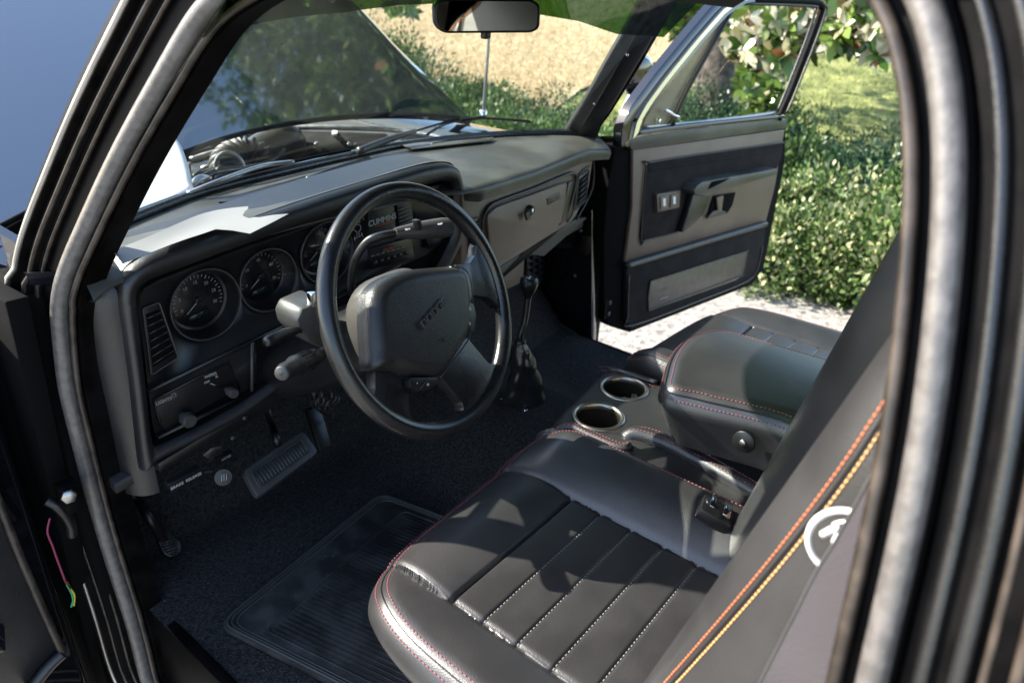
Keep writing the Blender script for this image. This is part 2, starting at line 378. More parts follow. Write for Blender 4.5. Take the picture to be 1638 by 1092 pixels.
# ---- cab shell (roof, rear wall, far side) with real thickness
def xs(z): return side(z)
roofrows = []
for x in np.linspace(-1, 1, 13):
    roofrows.append([V(x*.64, y, 1.115+.03*(1-x*x)-(.03 if k in (0,) else 0)) for k, y in enumerate(np.linspace(-.10-.10*x*x, -1.32, 9))])
gridsurf('roof', roofrows, roofm, T, thick=(0, 0, .035))
for s in (-1, 1):
    prism('roof_rail', [V(s*.60, -.2, 1.055), V(s*.60, -1.3, 1.10), V(s*.66, -1.3, 1.15), V(s*.66, -.2, 1.13)], V(s*.02, 0, 0), jamb, T, .004)
# windshield header
WB = [(-.74, .02, .655), (-.70, .105, .655), (-.65, .155, .655), (-.50, .235, .653), (-.36, .285, .652), (0, .345, .65), (.19, .36, .65), (.45, .315, .65), (.60, .25, .65), (.70, .19, .65), (.74, .15, .65)]
WB = resample(smooth_path(WB, 8), 41)
WT = [V(p[0]*.86, -.10-.17*abs(p[0]/.74)**2.2+(.035 if p[0] > 0 else -.06)*abs(p[0]/.74), 1.06+.02*(1-(p[0]/.74)**2)) for p in WB]
def wsp(i, t, off=0):
    a, b = np.array(WB[i]), WT[i]; p = a+(b-a)*t; bow = math.sin(math.pi*t)*.012
    n = unit((0, .64, .6)); return p+n*(bow+off)
ws = gridsurf('windshield', [[wsp(i, t) for i in range(41)] for t in np.linspace(-.02, .99, 22)], glass, T)
# shade band: cut line read from the picture
def bandt(i):
    x = WB[i][0]/.74; return None
tb = []
def hit_ws(pxy):
    best = None
    for i in range(41):
        for t in np.linspace(.5, 1.1, 61):
            q = wsp(i, t, -.003)-CC; k = CR@q; X = 819+CF*k[0]/k[2]; Y = 546+CF*k[1]/k[2]; d = (X-pxy[0])**2+(Y-pxy[1])**2
            if best is None or d < best[0]: best = (d, i, t)
    return best[1:]
bl = sorted([hit_ws(p) for p in [(373, 47), (460, 31), (546, 17), (640, 11), (760, 9), (870, 24), (930, 38), (990, 60)]])
bi = [b[0] for b in bl]; bt = [b[1] for b in bl]
gridsurf('shade_band', [[wsp(i, (1-s)*float(np.interp(i, bi, bt))+s*1.0, -.003) for i in range(41)] for s in np.linspace(0, 1, 6)], tint, ws)
gridsurf('windshield_header', [[wsp(i, t, o) for i in range(3, 40)] for t, o in [(.965, .01), (.965, -.012), (.985, -.04), (1.03, -.09), (1.12, -.10)]], roofm, T, thick=(0, .01, .03))
tubeobj('windshield_trim', [wsp(i, -.004, .006) for i in range(0, 41, 2)], .006, chrome, T, 8, sm=3)
tubeobj('windshield_gasket', [wsp(i, .012, -.006) for i in range(0, 41, 2)], .010, rubber, T, 8, sm=3)
# far A pillar trim
def pillar(name, inner, outer, s, m):
    A = [PS(x, y, s, -.05) for x, y in inner]; B = [PS(x, y, s, -.0) for x, y in outer]
    A = resample(smooth_path(A, 4), 14); B = resample(smooth_path(B, 4), 14); rows = []
    for f, lift in [(0, -.035), (0, -.006), (.06, .0), (.35, .004), (.4, .009), (.9, .009), (1, .003), (1, -.03)]:
        rows.append([a*(1-f)+b*f+V(-s*.7, -.7, 0)*lift for a, b in zip(A, B)])
    return gridsurf(name, rows, m, T, sharp=40)
pil = pillar('windshield_pillar', [(903, 212), (925, 178), (948, 140), (970, 100), (993, 60), (1016, 18), (1040, -30)], [(951, 236), (957, 205), (972, 182), (1000, 135), (1030, 85), (1066, 22), (1100, -30)], 1, plastic)
for x, y in [(1003, 88), (951, 166), (937, 174)]:
    p = PS(x, y, 1, -.035); disc('screw', p, (-.7, -.7, .1), .004, .004, chrome, pil, 12)
tubeobj('pillar_edge', [PS(x, y, 1, .012) for x, y in [(946, 545), (944, 450), (947, 330), (951, 240), (957, 205), (974, 180), (1002, 135), (1032, 85), (1068, 22), (1100, -30)]], .006, jamb, T, 8)
# driver side windshield pillar: inner trim behind the seal
inn = [(470, -110), (400, 0), (325, 100), (258, 208), (196, 310), (162, 372), (146, 420)]
out_ = [(400, -110), (338, 0), (284, 93), (220, 203), (160, 315), (128, 385), (108, 440)]
A = resample(smooth_path([PS(x, y, -1, -.035) for x, y in inn], 4), 16); B = resample(smooth_path([PS(x, y, -1, -.012) for x, y in out_], 4), 16)
gridsurf('windshield_pillar', [[a*(1-f)+b*f+V(.7, -.3, 0)*l for a, b in zip(A, B)] for f, l in [(0, -.03), (0, 0), (.2, .004), (.45, .002), (.5, .006), (1, .004)]], plastic, T, sharp=40)
# rear wall, far B pillar and far sill
prism('cab_rear_wall', [V(-.78, -1.30, -.05), V(.78, -1.30, -.05), V(.78, -1.30, .62), V(.64, -1.30, 1.13), V(-.64, -1.30, 1.13), V(-.78, -1.30, .62)], V(0, -.04, 0), roofm, T, .004)
prism('rear_pillar', [V(.765, -1.02, -.05), V(.765, -1.30, -.05), V(.765, -1.30, .62), V(.64, -1.30, 1.12), V(.64, -1.05, 1.12), V(.765, -1.0, .62)], V(.03, 0, 0), jamb, T, .004)
prism('rear_pillar', [V(-.74, -1.10, -.2), V(-.74, -1.30, -.2), V(-.74, -1.30, .62), V(-.60, -1.30, 1.12), V(-.60, -1.12, 1.12), V(-.74, -1.10, .62)], V(-.03, 0, 0), jamb, T, .004)
# ---- floor: carpet with tunnel and toe board
def floorz(x, y):
    hump = .135*math.exp(-(abs((x-.10)/.21))**3.2)*(1 if y < .3 else 1)
    toe = 0 if y < .16 else (y-.16)*1.1
    edge = 0
    return max(hump*(1-.25*max(0, (-.3-y)))+.0, 0)+toe*(1-.2*hump/.135)+.003*math.sin(9*x+4*y)+.002*math.sin(23*x-17*y)
gridsurf('floor_carpet', [[V(x, y, floorz(x, y)) for x in np.linspace(-.755, .735, 120)] for y in np.linspace(-1.3, .50, 120)], carpet, T)
prism('floor_pan', [V(-.75, -1.34, -.06), V(.75, -1.34, -.06), V(.75, .12, -.06), V(-.75, .12, -.06)], V(0, 0, -.06), jamb, T, .004)
prism('toe_board', [V(-.74, .12, -.07), V(.74, .12, -.07), V(.74, .54, .36), V(-.74, .54, .36)], V(0, .03, -.04), cavity, T, .003)
prism('firewall', [V(-.72, .50, .30), V(.76, .50, .30), V(.76, .48, .575), V(-.72, .44, .575)], V(0, .03, 0), bay, T, .004)
prism('door_sill', [V(-.765, .05, -.29), V(-.765, -1.1, -.29), V(-.83, -1.1, -.32), V(-.83, .05, -.32)], V(0, 0, -.12), jamb, T, .006)
prism('inner_sill', [V(-.755, .2, .0), V(-.755, -1.2, .0), V(-.755, -1.2, -.35), V(-.755, .2, -.35)], V(.02, 0, 0), jamb, T, .003)
prism('door_sill', [V(.735, .06, .004), V(.735, -1.1, .004), V(.765, -1.1, -.01), V(.765, .06, -.01)], V(0, 0, -.16), jamb, T, .008)
# mat: moulded rubber heel mat, loose on the carpet
o = px([(345, 1000), (575, 815), (525, 1092)], Z=.012)
e1 = unit(o[1]-o[0]); e2 = unit(o[2]-o[0]); nn = unit(np.cross(e2, e1)); nn = nn if nn[2] > 0 else -nn
FM = empty('floor_mat', tuple(o[0]), 'dusty black rubber floor mat with ribs lying in the driver footwell', 'floor mat')
L1, L2 = .44, .62
def mp(a, b, z=0): return o[0]+e1*a+e2*b+nn*z
prism('mat_base', roundpoly([mp(0, 0, -.006), mp(L1, 0, -.006), mp(L1, L2, -.006), mp(0, L2, -.006)], .035), nn*.010, matrub, FM, .002)
rim = roundpoly([mp(.006, .006, .005), mp(L1-.006, .006, .005), mp(L1-.006, L2, .005), mp(.006, L2, .005)], .03)
mb = MB(); tube(mb, rim, .0024, 6, True); tube(mb, [p+nn*0+ (mp(L1/2, L2/2)-p)*.02 for p in rim], .002, 6, True); tube(mb, [p + (mp(L1/2, L2/2)-p)*.045 for p in rim], .0018, 6, True); mb.build('mat_rim', plasticg, FM)
rim2 = roundpoly([mp(.03, .085, .005), mp(L1-.03, .085, .005), mp(L1-.03, L2-.02, .005), mp(.03, L2-.02, .005)], .012)
mb = MB(); tube(mb, rim2, .0025, 6, True)
for k in range(40):
    a = .04+k*.0095
    if a < L1-.035: tube(mb, [mp(a, .093, .004), mp(a, L2-.03, .004)], .0022, 5)
mb.build('mat_ribs', matrub, FM)
# ---- kick panel, far side
kp = px([(868, 398), (912, 365), (947, 335), (946, 548), (905, 525), (850, 482), (800, 440), (800, 420)], X=.745)
prism('kick_panel', kp, V(.03, 0, 0), paint, T, .003)
tubeobj('kick_panel_edge', px([(780, 452), (800, 472), (822, 486), (860, 500), (900, 522), (935, 545), (950, 552)], X=.735), .007, plasticg, T, 8)
for x, y in [(929, 369), (920, 441), (920, 537)]:
    disc('kick_panel_screw', U(x, y, X=.742), (-1, 0, 0), .005, .003, steel, T, 12)
# vent grille with triangle pattern below the dash
gp = px([(843, 404), (868, 387), (872, 440), (866, 452), (845, 458)], Y=.26)
gr = prism('air_intake_grille', gp, V(0, .012, 0), plasticg, T, .002)
mb = MB(); g0 = U(846, 405, Y=.257)
for r in range(6):
    for c in range(3):
        b = U(845+c*9, 412-c*5.5+r*10, Y=.2565)
        if r == 5 and c == 2: continue
        q1 = U(845+c*9+7, 412-c*5.5+r*10-4, Y=.2565); q2 = U(845+c*9+7, 412-c*5.5+r*10+5, Y=.2565)
        mb.add([b, q1, q2, b+V(0, -.002, 0), q1+V(0, -.002, 0), q2+V(0, -.002, 0)], [(0, 1, 2), (3, 5, 4), (0, 3, 4, 1), (1, 4, 5, 2), (2, 5, 3, 0)])
mb.build('grille_holes', paint, gr, smooth=False)
prism('heater_box', px([(760, 436), (840, 408), (838, 440), (836, 452), (800, 468), (770, 478)], Y=.20), V(0, .05, 0), trim, T, .004)
prism('heater_box_lower', px([(838, 384), (882, 360), (880, 460), (842, 468)], Y=.27), V(0, .03, 0), bay, T, .004)

# ================================================================== DASHBOARD
# top pad
dl = px([(140, 440), (165, 405), (200, 385), (240, 376)], Z=.63)
Redge = [V(-.765, -.01, .615), V(-.6, .0, .655), V(-.3, .0, .675), V(-.02, .005, .66), V(.06, -.01, .64)]
pr_ = px([(745, 308), (800, 293), (860, 273), (905, 256), (941, 240)], Z=.632)
rear = resample([V(-.738, .0, .61), V(-.71, .005, .625), V(-.55, .02, .635), V(-.3, .02, .637), V(-.03, .0, .636)]+[pr_[0], pr_[2], pr_[4]]+[V(.755, pr_[4][1]+.01, .615)], 60)
front = resample([np.array(p)+V(0, .01, -.004) for p in WB]+[V(.765, .14, .645)], 60)
rows = []
for f in np.linspace(0, 1, 18):
    rows.append([a*(1-f)+b*f+V(0, 0, .006*math.sin(math.pi*f)) for a, b in zip(rear, front)])
rows = [[a+V(0, .05 if a[0] < .05 else 0, -.03) for a in rear], [a+V(0, .045 if a[0] < .05 else -.004, -.014) for a in rear], [a+V(0, -.002, -.004) for a in rear]]+rows
dash = gridsurf('dashboard', rows, dashtop, T, sharp=None)
# defroster slots
for q in ([(492, 288), (590, 255)], [(770, 224), (690, 233)]):
    a, b = px(q, Z=.650); tubeobj('defroster_slot', [a, (a+b)/2+V(0, .008, 0), b], .007, plastic, dash, 8)
a = px([(350, 326), (380, 325), (500, 287), (487, 284)], Z=.651)
prism('defroster_vent', a, V(0, 0, .004), plastic, dash, .001)
a = px([(640, 232), (790, 221), (785, 226), (660, 240)], Z=.652)
prism('defroster_vent', a, V(0, 0, .003), dashtop, dash, .001)
# passenger fascia (vertical plane)
FO = V(.17, .040, .5); FN = unit((.072, -1, 0.02))
def FP(x, y, off=0): return UP(x, y, FO+FN*off, FN)
def fp(pts, off=0): return [FP(x, y, off) for x, y in pts]
prism('dash_fascia', fp([(738, 308), (800, 291), (860, 271), (941, 240), (949, 252), (942, 300), (922, 345), (912, 357), (897, 366), (792, 432), (770, 470), (738, 480)]), -FN*.05, trim, dash, .004)
gb = prism('glove_box', fp(roundpoly([(776, 345), (792, 331), (905, 289), (898, 352), (885, 364), (786, 428)], 6), .004), FN*.006, trim, dash, .003)
# outline moulding
tubeobj('glove_box_moulding', fp([(771, 385), (773, 350), (782, 331), (800, 321), (850, 303), (900, 282), (916, 277), (922, 283), (917, 310), (905, 350)], .006), .0045, plastic, dash, 8)
tubeobj('glove_box_moulding', fp([(777, 360), (787, 336), (850, 312), (906, 292)], .011), .0012, plastic, dash, 6)
prism('glove_box_end', fp([(907, 292), (915, 288), (904, 352), (893, 360)], .004), FN*.006, plastic, dash, .001)
c = FP(846, 336, .012); lk = MB(); lathe(lk, c, FN, [(.0001, .012), (.010, .012), (.013, .008), (.014, 0)], 24); lk = lk.build('glove_box_lock', plastic, gb, sharp=40)
disc('key_slot', c+FN*.012, FN, .005, .001, chrome, lk, 16)
lw = prism('lock_latch', fp([(838, 340), (845, 338), (846, 350), (840, 352)], .02), FN*.006, plastic, gb, .001)
prism('badge_plate', fp([(875, 318), (895, 308), (897, 318), (877, 328)], .011), FN*.002, bronze, gb, .0006)
prism('badge_text', fp([(878, 320), (893, 312.5), (893, 314), (878, 321.5)], .0135), FN*.0006, plastic, gb, 0)
prism('badge_text', fp([(879, 324), (894, 316.5), (894, 318), (879, 325.5)], .0135), FN*.0006, plastic, gb, 0)
def vent(name, quad, plane, n, slats, parent, m=plastic, vert=False, off=.0):
    q = [plane(x, y, off) for x, y in quad]
    fr = prism(name, q, n*.004, plastic, parent, .001)
    c = sum(q)/4; inn = [c+(p-c)*.80 for p in q]
    prism('vent_opening', [p+n*.0045 for p in inn], n*.0008, cavity, fr, 0)
    for k in range(slats):
        f = (k+.5)/slats
        if vert: a = inn[0]*(1-f)+inn[1]*f; b = inn[3]*(1-f)+inn[2]*f
        else: a = inn[0]*(1-f)+inn[3]*f; b = inn[1]*(1-f)+inn[2]*f
        tube_ = MB(); tube(tube_, [a+n*.006, b+n*.006], .0016, 6); tube_.build('slat', m, fr)
    mb = MB(); tube(mb, [p+n*.005 for p in roundpoly(q, .004, 3)], .0014, 6, True); mb.build('vent_rim', plasticg, fr)
    return fr
vent('air_vent', [(924, 283), (940, 270), (935, 320), (918, 336)], FP, FN, 5, dash, plasticg)
vent('air_vent', [(748, 353), (764, 346), (764, 400), (750, 410)], FP, FN, 7, dash, plasticg)
tubeobj('vent_moulding', fp([(908, 356), (918, 335), (926, 283), (943, 266)], .004), .0025, plasticg, dash, 6)
tubeobj('dash_end_seam', [FP(949, 250, .002), FP(948, 300, .002), FP(922, 352, .002)], .0025, plastic, dash, 6)
prism('dash_underside', fp([(792, 432), (897, 366), (922, 350), (940, 348), (870, 410), (835, 405), (800, 452), (775, 470)], -.01), V(0, .2, 0), bay, dash, .002)
# cluster hood: frame ring
def BP(x, y, off=0): return U(x, y, Y=-off)
outer = [(192, 474), (196, 452), (213, 430), (240, 412), (300, 389), (365, 370), (440, 342), (520, 315), (600, 290), (680, 266), (720, 261), (737, 268), (743, 290), (746, 335), (743, 388), (706, 456), (566, 556), (476, 606), (400, 662), (330, 699), (246, 742), (232, 764), (225, 720), (210, 600)]
inner = [(222, 486), (223, 472), (229, 461), (240, 452), (300, 430), (385, 398), (450, 375), (530, 350), (600, 327), (680, 300), (712, 291), (726, 294), (730, 305), (731, 340), (729, 378), (698, 440), (560, 538), (470, 588), (394, 645), (328, 682), (262, 714), (250, 716), (244, 690), (235, 600)]
n_ = 160
Oo = resample([BP(x, y) for x, y in outer], n_, True); Ii = resample([BP(x, y) for x, y in inner], n_, True)
# re-parametrise by nearest index so the ring does not twist
def ringblend(f, y): return [o_*(1-f)+i_*f+V(0, y, 0) for o_, i_ in zip(Oo, Ii)]
Oo = []; Ii = []
for k in range(len(outer)):
    o0, o1 = BP(*outer[k]), BP(*outer[(k+1) % len(outer)]); i0, i1 = BP(*inner[k]), BP(*inner[(k+1) % len(inner)])
    for t in np.linspace(0, 1, 8)[:-1]: Oo.append(o0*(1-t)+o1*t); Ii.append(i0*(1-t)+i1*t)
def smoothloop(L, it=4):
    for _ in range(it): L = [(L[i-1]+2*L[i]+L[(i+1) % len(L)])/4 for i in range(len(L))]
    return L
Oo = smoothloop(Oo); Ii = smoothloop(Ii)
rows = [ringblend(0, .12), ringblend(0, .03), ringblend(.03, .012), ringblend(.12, .002), ringblend(.3, -.004), ringblend(.6, -.003), ringblend(.88, .002), ringblend(.97, .010), ringblend(1, .03)]
rows = [r+[r[0]] for r in rows]
hood_ = gridsurf('instrument_hood', rows[:-1], vinyl, T)
gridsurf('hood_lip', rows[-2:], cavity, hood_)
# top of hood back to the dash pad
tp = [BP(x, y) for x, y in outer[1:14]]
tp = smooth_path(tp, 5); back = [V(p[0], .16, .636) for p in tp]
rows = []
for f in np.linspace(0, 1, 10): rows.append([a*(1-f)+b*f+V(0, .02, 0)+V(0, 0, .010*math.sin(math.pi*min(1, f*1.3))*(1 if a[2] > .6 else .0)) for a, b in zip(tp, back)])
gridsurf('hood_top', rows, dashtop, hood_)
# left end of the dash, rounded end cap
ec = []
for ang in np.linspace(0, 1, 8):
    a = ang*math.pi/2
    ec.append([V(-.700-.042*math.sin(a), .012+.06*(1-math.cos(a)), z) if k < 8 else V(-.700-.036*math.sin(a), .012+.06*(1-math.cos(a))+.02, z) for k, z in enumerate([.24, .3, .36, .42, .48, .54, .58, .61, .628, .636])])
ec.append([V(-.745, .30, z) for z in [.24, .3, .36, .42, .48, .54, .58, .61, .628, .636]])
gridsurf('dash_end_cap', ec, vinyl, hood_)
# cluster face
IN = px(inner, Y=.03)
face = prism('instrument_panel', smoothloop(IN, 1), V(0, .03, 0), plastic, T, 0)
PY = .03
def gauge(cx, cy, r, dr, ticks, nums, ang, label=None):
    c = U(cx, cy, Y=PY); n = V(0, -1, 0)
    g = MB(); lathe(g, c, n, [(r+.004, .0005), (r+.003, .003), (r, .003), (r-.002, -.002), (r-.008, -.024), (dr, -.026), (dr, -.028), (.0001, -.028)], 48); g = g.build('gauge', plastic, T, sharp=40)
    d = c-n*.0275; disc('dial', d, n, dr, .001, gdial, g, 40, .0005)
    mb = MB(); u = V(1, 0, 0); v_ = V(0, 0, 1)
    for k in range(ticks):
        a = math.radians(ang[0]+(ang[1]-ang[0])*k/(ticks-1)); d_ = u*math.cos(a)+v_*math.sin(a); L = .006 if k % 2 else .004
        p0 = d+n*.0016+d_*(dr*.93); p1 = p0-d_*L; s = np.cross(d_, n)*.0006
        mb.add([p0-s, p0+s, p1+s, p1-s], [(0, 1, 2, 3)])
    mb.build('tick_marks', dgrey, g, smooth=False)
    for k, s in enumerate(nums):
        a = math.radians(ang[0]+(ang[1]-ang[0])*k/max(1, len(nums)-1)); d_ = u*math.cos(a)+v_*math.sin(a)
        text('number', s, d+n*.0016+d_*(dr*.66), u, v_, .008, dgrey, g, .0001)
    mb = MB(); a = math.radians(218); d_ = u*math.cos(a)+v_*math.sin(a); s = np.cross(d_, n)
    mb.add([d+n*.004+s*.0012-d_*.0, d+n*.004-s*.0012, d+n*.004-s*.0006+d_*dr*.62, d+n*.004+s*.0006+d_*dr*.62], [(0, 1, 2, 3)]); mb.build('needle', greyp, g, smooth=False)
    disc('needle_hub', d+n*.002, n, .006, .004, plastic, g, 20)
    prism('lcd_window', [d+n*.0018+u*a_+v_*b_ for a_, b_ in [(-.02, -.034), (.014, -.028), (.014, -.019), (-.02, -.025)]], n*.0004, mat('lcd', (.02, .035, .03), .2) if 'lcd' not in MATS else MATS['lcd'], g, 0)
    tube(MB(), [c+n*.003+(u*math.cos(a)+v_*math.sin(a))*(r+.002) for a in np.linspace(0, 2*math.pi, 49)[:-1]], .0009, 6, True).build('gauge_rim', plasticg, g)
    lm = MB(); lathe(lm, c, n, [(.0001, .006), (r*.5, .005), (r-.001, .001)], 32); lm.build('gauge_lens', sideg, g)
    return g
c_cut = []
for cx, cy, r in [(330, 487, .060), (430, 448, .056), (523, 404, .058)]:
    c_cut.append(cyl(U(cx, cy, Y=PY), (0, -1, 0), r+.003, -.06, .02))
bool_cut(face, c_cut)
tag(gauge(330, 487, .060, .048, 25, ['0', '5', '10', '15', '20', '25', '30'], (200, -20)), 'left round gauge with tachometer ticks')
tag(gauge(430, 448, .056, .046, 21, ['0', '20', '40', '60', '80'], (200, -20)), 'middle round gauge')
gauge(523, 404, .058, .046, 19, ['E', '1/2', 'F'], (190, -20))
vent('side_air_vent', [(226, 492), (252, 482), (283, 570), (240, 598)], BP, V(0, -1, 0), 7, T, plastic, off=-PY)
# lower trim bar under gauges
def ridge(name, a, b, r, m, off=-.02): return tubeobj(name, [BP(*a, off), BP(*b, off)], r, m, face, 8, sm=0)
ridge('trim_ridge', (236, 626), (500, 498), .0035, plastic); ridge('trim_ridge', (500, 498), (640, 424), .0035, plastic)
ridge('trim_ridge', (403, 545), (403, 632), .003, plasticg)
ridge('trim_ridge', (252, 700), (400, 628), .004, plastic)
tubeobj('switch_panel_edge', [BP(x, y, -.026) for x, y in [(246, 640), (366, 578), (384, 622), (260, 690), (246, 640)]], .0018, plastic, face, 6, sm=0)
prism('switch_panel', [BP(x, y, -.028) for x, y in [(247, 641), (365, 580), (382, 622), (262, 688)]], V(0, -.002, 0), plastic, face, .0008)
ex = unit(U(365, 580, Y=PY)-U(247, 641, Y=PY))
def ptxt(s, x, y, size, m=greyp, off=-.024, b=.0002): return text('panel_text', s, BP(x, y, off), V(1, 0, 0), V(0, 0, 1), size, m, face, .0002, bold=b)
ptxt('LIGHTS', 262, 641, .0085); ptxt('WIPER', 337, 600, .008); ptxt('*', 347, 604, .012); ptxt('OFF', 331, 611, .006)
mb = MB()
for k in range(8):
    a = k*math.pi/4; c = BP(278, 632, -.0255)
    tube(mb, [c+V(math.cos(a), 0, math.sin(a))*.0042, c+V(math.cos(a), 0, math.sin(a))*.006], .0004, 4)
tube(mb, [BP(278, 632, -.0255)+V(math.cos(a), 0, math.sin(a))*.003 for a in np.linspace(0, 6.283, 17)[:-1]], .0004, 4, True); mb.build('lamp_symbol', greyp, face)
for x, y, r in [(291, 664, .0125), (361, 621, .009)]:
    k = MB(); lathe(k, BP(x, y, -.027), (0, -1, 0), [(r*.5, 0), (r*.5, .012), (r, .013), (r, .026), (r*.85, .029), (.0001, .029)], 24); tag(k.build('knob', plasticg, T, sharp=40))
tubeobj('wiper_slot', [BP(336, 612, -.026), BP(358, 620, -.026)], .003, paint, face, 6, sm=0)
# centre stack panels seen through the wheel
def q4(name, pts, m, off=-.026, th=.003, parent=None, bev=.0008): return prism(name, [BP(x, y, off) for x, y in pts], V(0, -th, 0), m, parent or face, bev)
q4('radio_surround', [(588, 330), (628, 315), (632, 372), (588, 390)], plastic)
text('emblem_text', 'CUMMINS', BP(612, 352, -.0225), unit(V(1, 0, .04)), V(0, 0, 1), .0165, MATS['grey_print'], face, .0003, bold=.0005)
tubeobj('emblem_line', [BP(600, 363, -.0225), BP(628, 353, -.0225)], .0006, redp, face, 5, sm=0)
hv = q4('heater_slider_panel', [(634, 325), (655, 316), (660, 355), (637, 362)], plastic)
for k in range(6):
    a, b = BP(636+k*.6, 331+k*6, -.022), BP(656+k*.6, 323+k*6, -.022); tubeobj('slider_line', [a, b], .0006, greyp, hv, 4, sm=0)
# axle-lock symbol
mb = MB(); r_ = .0007
def sy(pts): tube(mb, [BP(x, y, -.022) for x, y in pts], r_, 5)
sy([(566, 383), (579, 376)]); sy([(567, 378), (568, 386)]); sy([(578, 372), (581, 380)]); sy([(571, 380), (571, 371), (566, 368), (566, 362), (571, 359), (577, 361), (577, 367), (574, 371), (575, 379)]); sy([(571, 359), (570, 352), (564, 356)]); sy([(575, 359), (576, 350), (580, 348)]); sy([(563, 352), (565, 360)]); sy([(580, 344), (582, 352)])
mb.build('axle_symbol', greyp, face)
rd = q4('radio', [(587, 396), (655, 380), (660, 412), (592, 430)], gdial, -.026, .006)
text('radio_display', 'FM 101.5', BP(623, 398, -.018), V(1, 0, 0.03), V(0, 0, 1), .009, redp, rd, .0002)
mb = MB()
for k in range(7): tube(mb, [BP(594+k*8, 410-k*2.3, -.0185), BP(599+k*8, 408.6-k*2.3, -.0185)], .0008, 5)
mb.build('radio_button_marks', greyp, rd)
for k in range(6):
    c = BP(600+k*10, 420-k*3, -.019); box('radio_button', c, (.010, .003, .007), plastic, rd, bev=.001)
q4('switch_bank', [(680, 382), (712, 372), (712, 388), (683, 398)], gdial, -.024, .004)
q4('cubby', [(636, 430), (700, 400), (722, 392), (722, 425), (650, 460)], cavity, -.028, .001)
# lower left recess panel and knee bar
prism('dash_core', [BP(x, y, -.075) for x, y in [(215, 470), (400, 390), (722, 285), (780, 330), (800, 440), (640, 520), (470, 600), (300, 700), (240, 735)]], V(0, .02, 0), cavity, T, .002)
prism('knee_recess', [BP(x, y, -.027) for x, y in [(410, 545), (500, 500), (640, 430), (640, 470), (520, 560), (455, 596), (412, 622)]], V(0, -.001, 0), cavity, face, 0)
kb = prism('knee_bar', [BP(x, y, .0) for x, y in [(252, 742), (395, 655), (470, 596), (560, 540), (560, 575), (470, 632), (392, 682), (330, 716), (257, 758)]], V(0, .05, 0), plastic, T, .006)
for x, y in [(391, 668), (372, 700)]: disc('bolt', BP(x, y, .002), (0, -1, 0), .004, .003, plasticg, kb, 10)
prism('under_dash_cover', [V(-.76, .03, .26), V(.0, .03, .36), V(.70, .10, .38), V(.72, .40, .42), V(-.76, .40, .34)], V(0, 0, .02), bay, T, .003)
# bright patch on the dash
pz = .6585
pts = [(166, 412), (200, 396), (262, 371), (328, 337), (380, 333), (440, 327), (480, 319), (520, 311), (505, 322), (470, 341), (430, 360), (398, 373), (368, 367), (345, 367), (300, 382), (240, 405), (205, 420), (170, 440), (150, 440)]
bmv = []
for x, y in pts:
    p = U(x, y, Y=.0) if y > 355 and x > 340 else U(x, y, Z=.66); bmv.append(p)

# ================================================================== BRIGHT PATCH ON THE DASH, BUILT AS A THIN SHEET
def bright_patch(name, pts, label, lift):
    P = [U(x, y, Z=.668+lift) for x, y in pts]
    return tag(prism(name, P, V(0, 0, .0008), patchm, None, 0), label, 'bright_patch', None)
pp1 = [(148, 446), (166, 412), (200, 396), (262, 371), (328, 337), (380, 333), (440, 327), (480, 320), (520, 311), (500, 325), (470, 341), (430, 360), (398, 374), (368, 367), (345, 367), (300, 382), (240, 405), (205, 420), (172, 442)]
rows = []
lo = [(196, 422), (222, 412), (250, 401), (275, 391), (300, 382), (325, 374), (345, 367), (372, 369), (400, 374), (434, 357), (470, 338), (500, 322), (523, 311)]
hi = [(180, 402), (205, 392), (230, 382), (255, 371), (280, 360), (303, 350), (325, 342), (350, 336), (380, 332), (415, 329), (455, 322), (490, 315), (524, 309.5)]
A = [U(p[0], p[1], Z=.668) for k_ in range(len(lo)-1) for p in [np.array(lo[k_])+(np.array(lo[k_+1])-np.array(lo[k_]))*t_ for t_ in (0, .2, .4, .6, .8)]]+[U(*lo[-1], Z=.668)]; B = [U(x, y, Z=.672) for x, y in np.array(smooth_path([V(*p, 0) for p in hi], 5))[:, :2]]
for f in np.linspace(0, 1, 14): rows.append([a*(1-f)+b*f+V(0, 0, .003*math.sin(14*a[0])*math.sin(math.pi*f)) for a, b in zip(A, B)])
tag(gridsurf('bright_patch_sheet', rows, patchm, None, thick=(0, 0, .0006)), 'bright patch along the top of the dashboard, built as a thin pale sheet', 'bright_patch')

# ================================================================== STEERING WHEEL
WC = V(-.39224991, -.31799864, .58481039); WN = V(.07943403, -.90252724, .4232432)
WU = V(.99614922, .08767397, 0); WV = np.cross(WN, WU); WV = WV if WV[2] > 0 else -WV
def WP(x, y, off=0): return UP(x, y, WC+WN*off, WN)
def wxy(x, y, off=0):
    q = WP(x, y, off)-WC; return (q.dot(WU), q.dot(WV))
SW = None
mb = MB(); pts = []; rad = []
for k in range(120):
    a = 2*math.pi*k/120; pts.append(WC+WU*.1835*math.cos(a)+WV*.1835*math.sin(a))
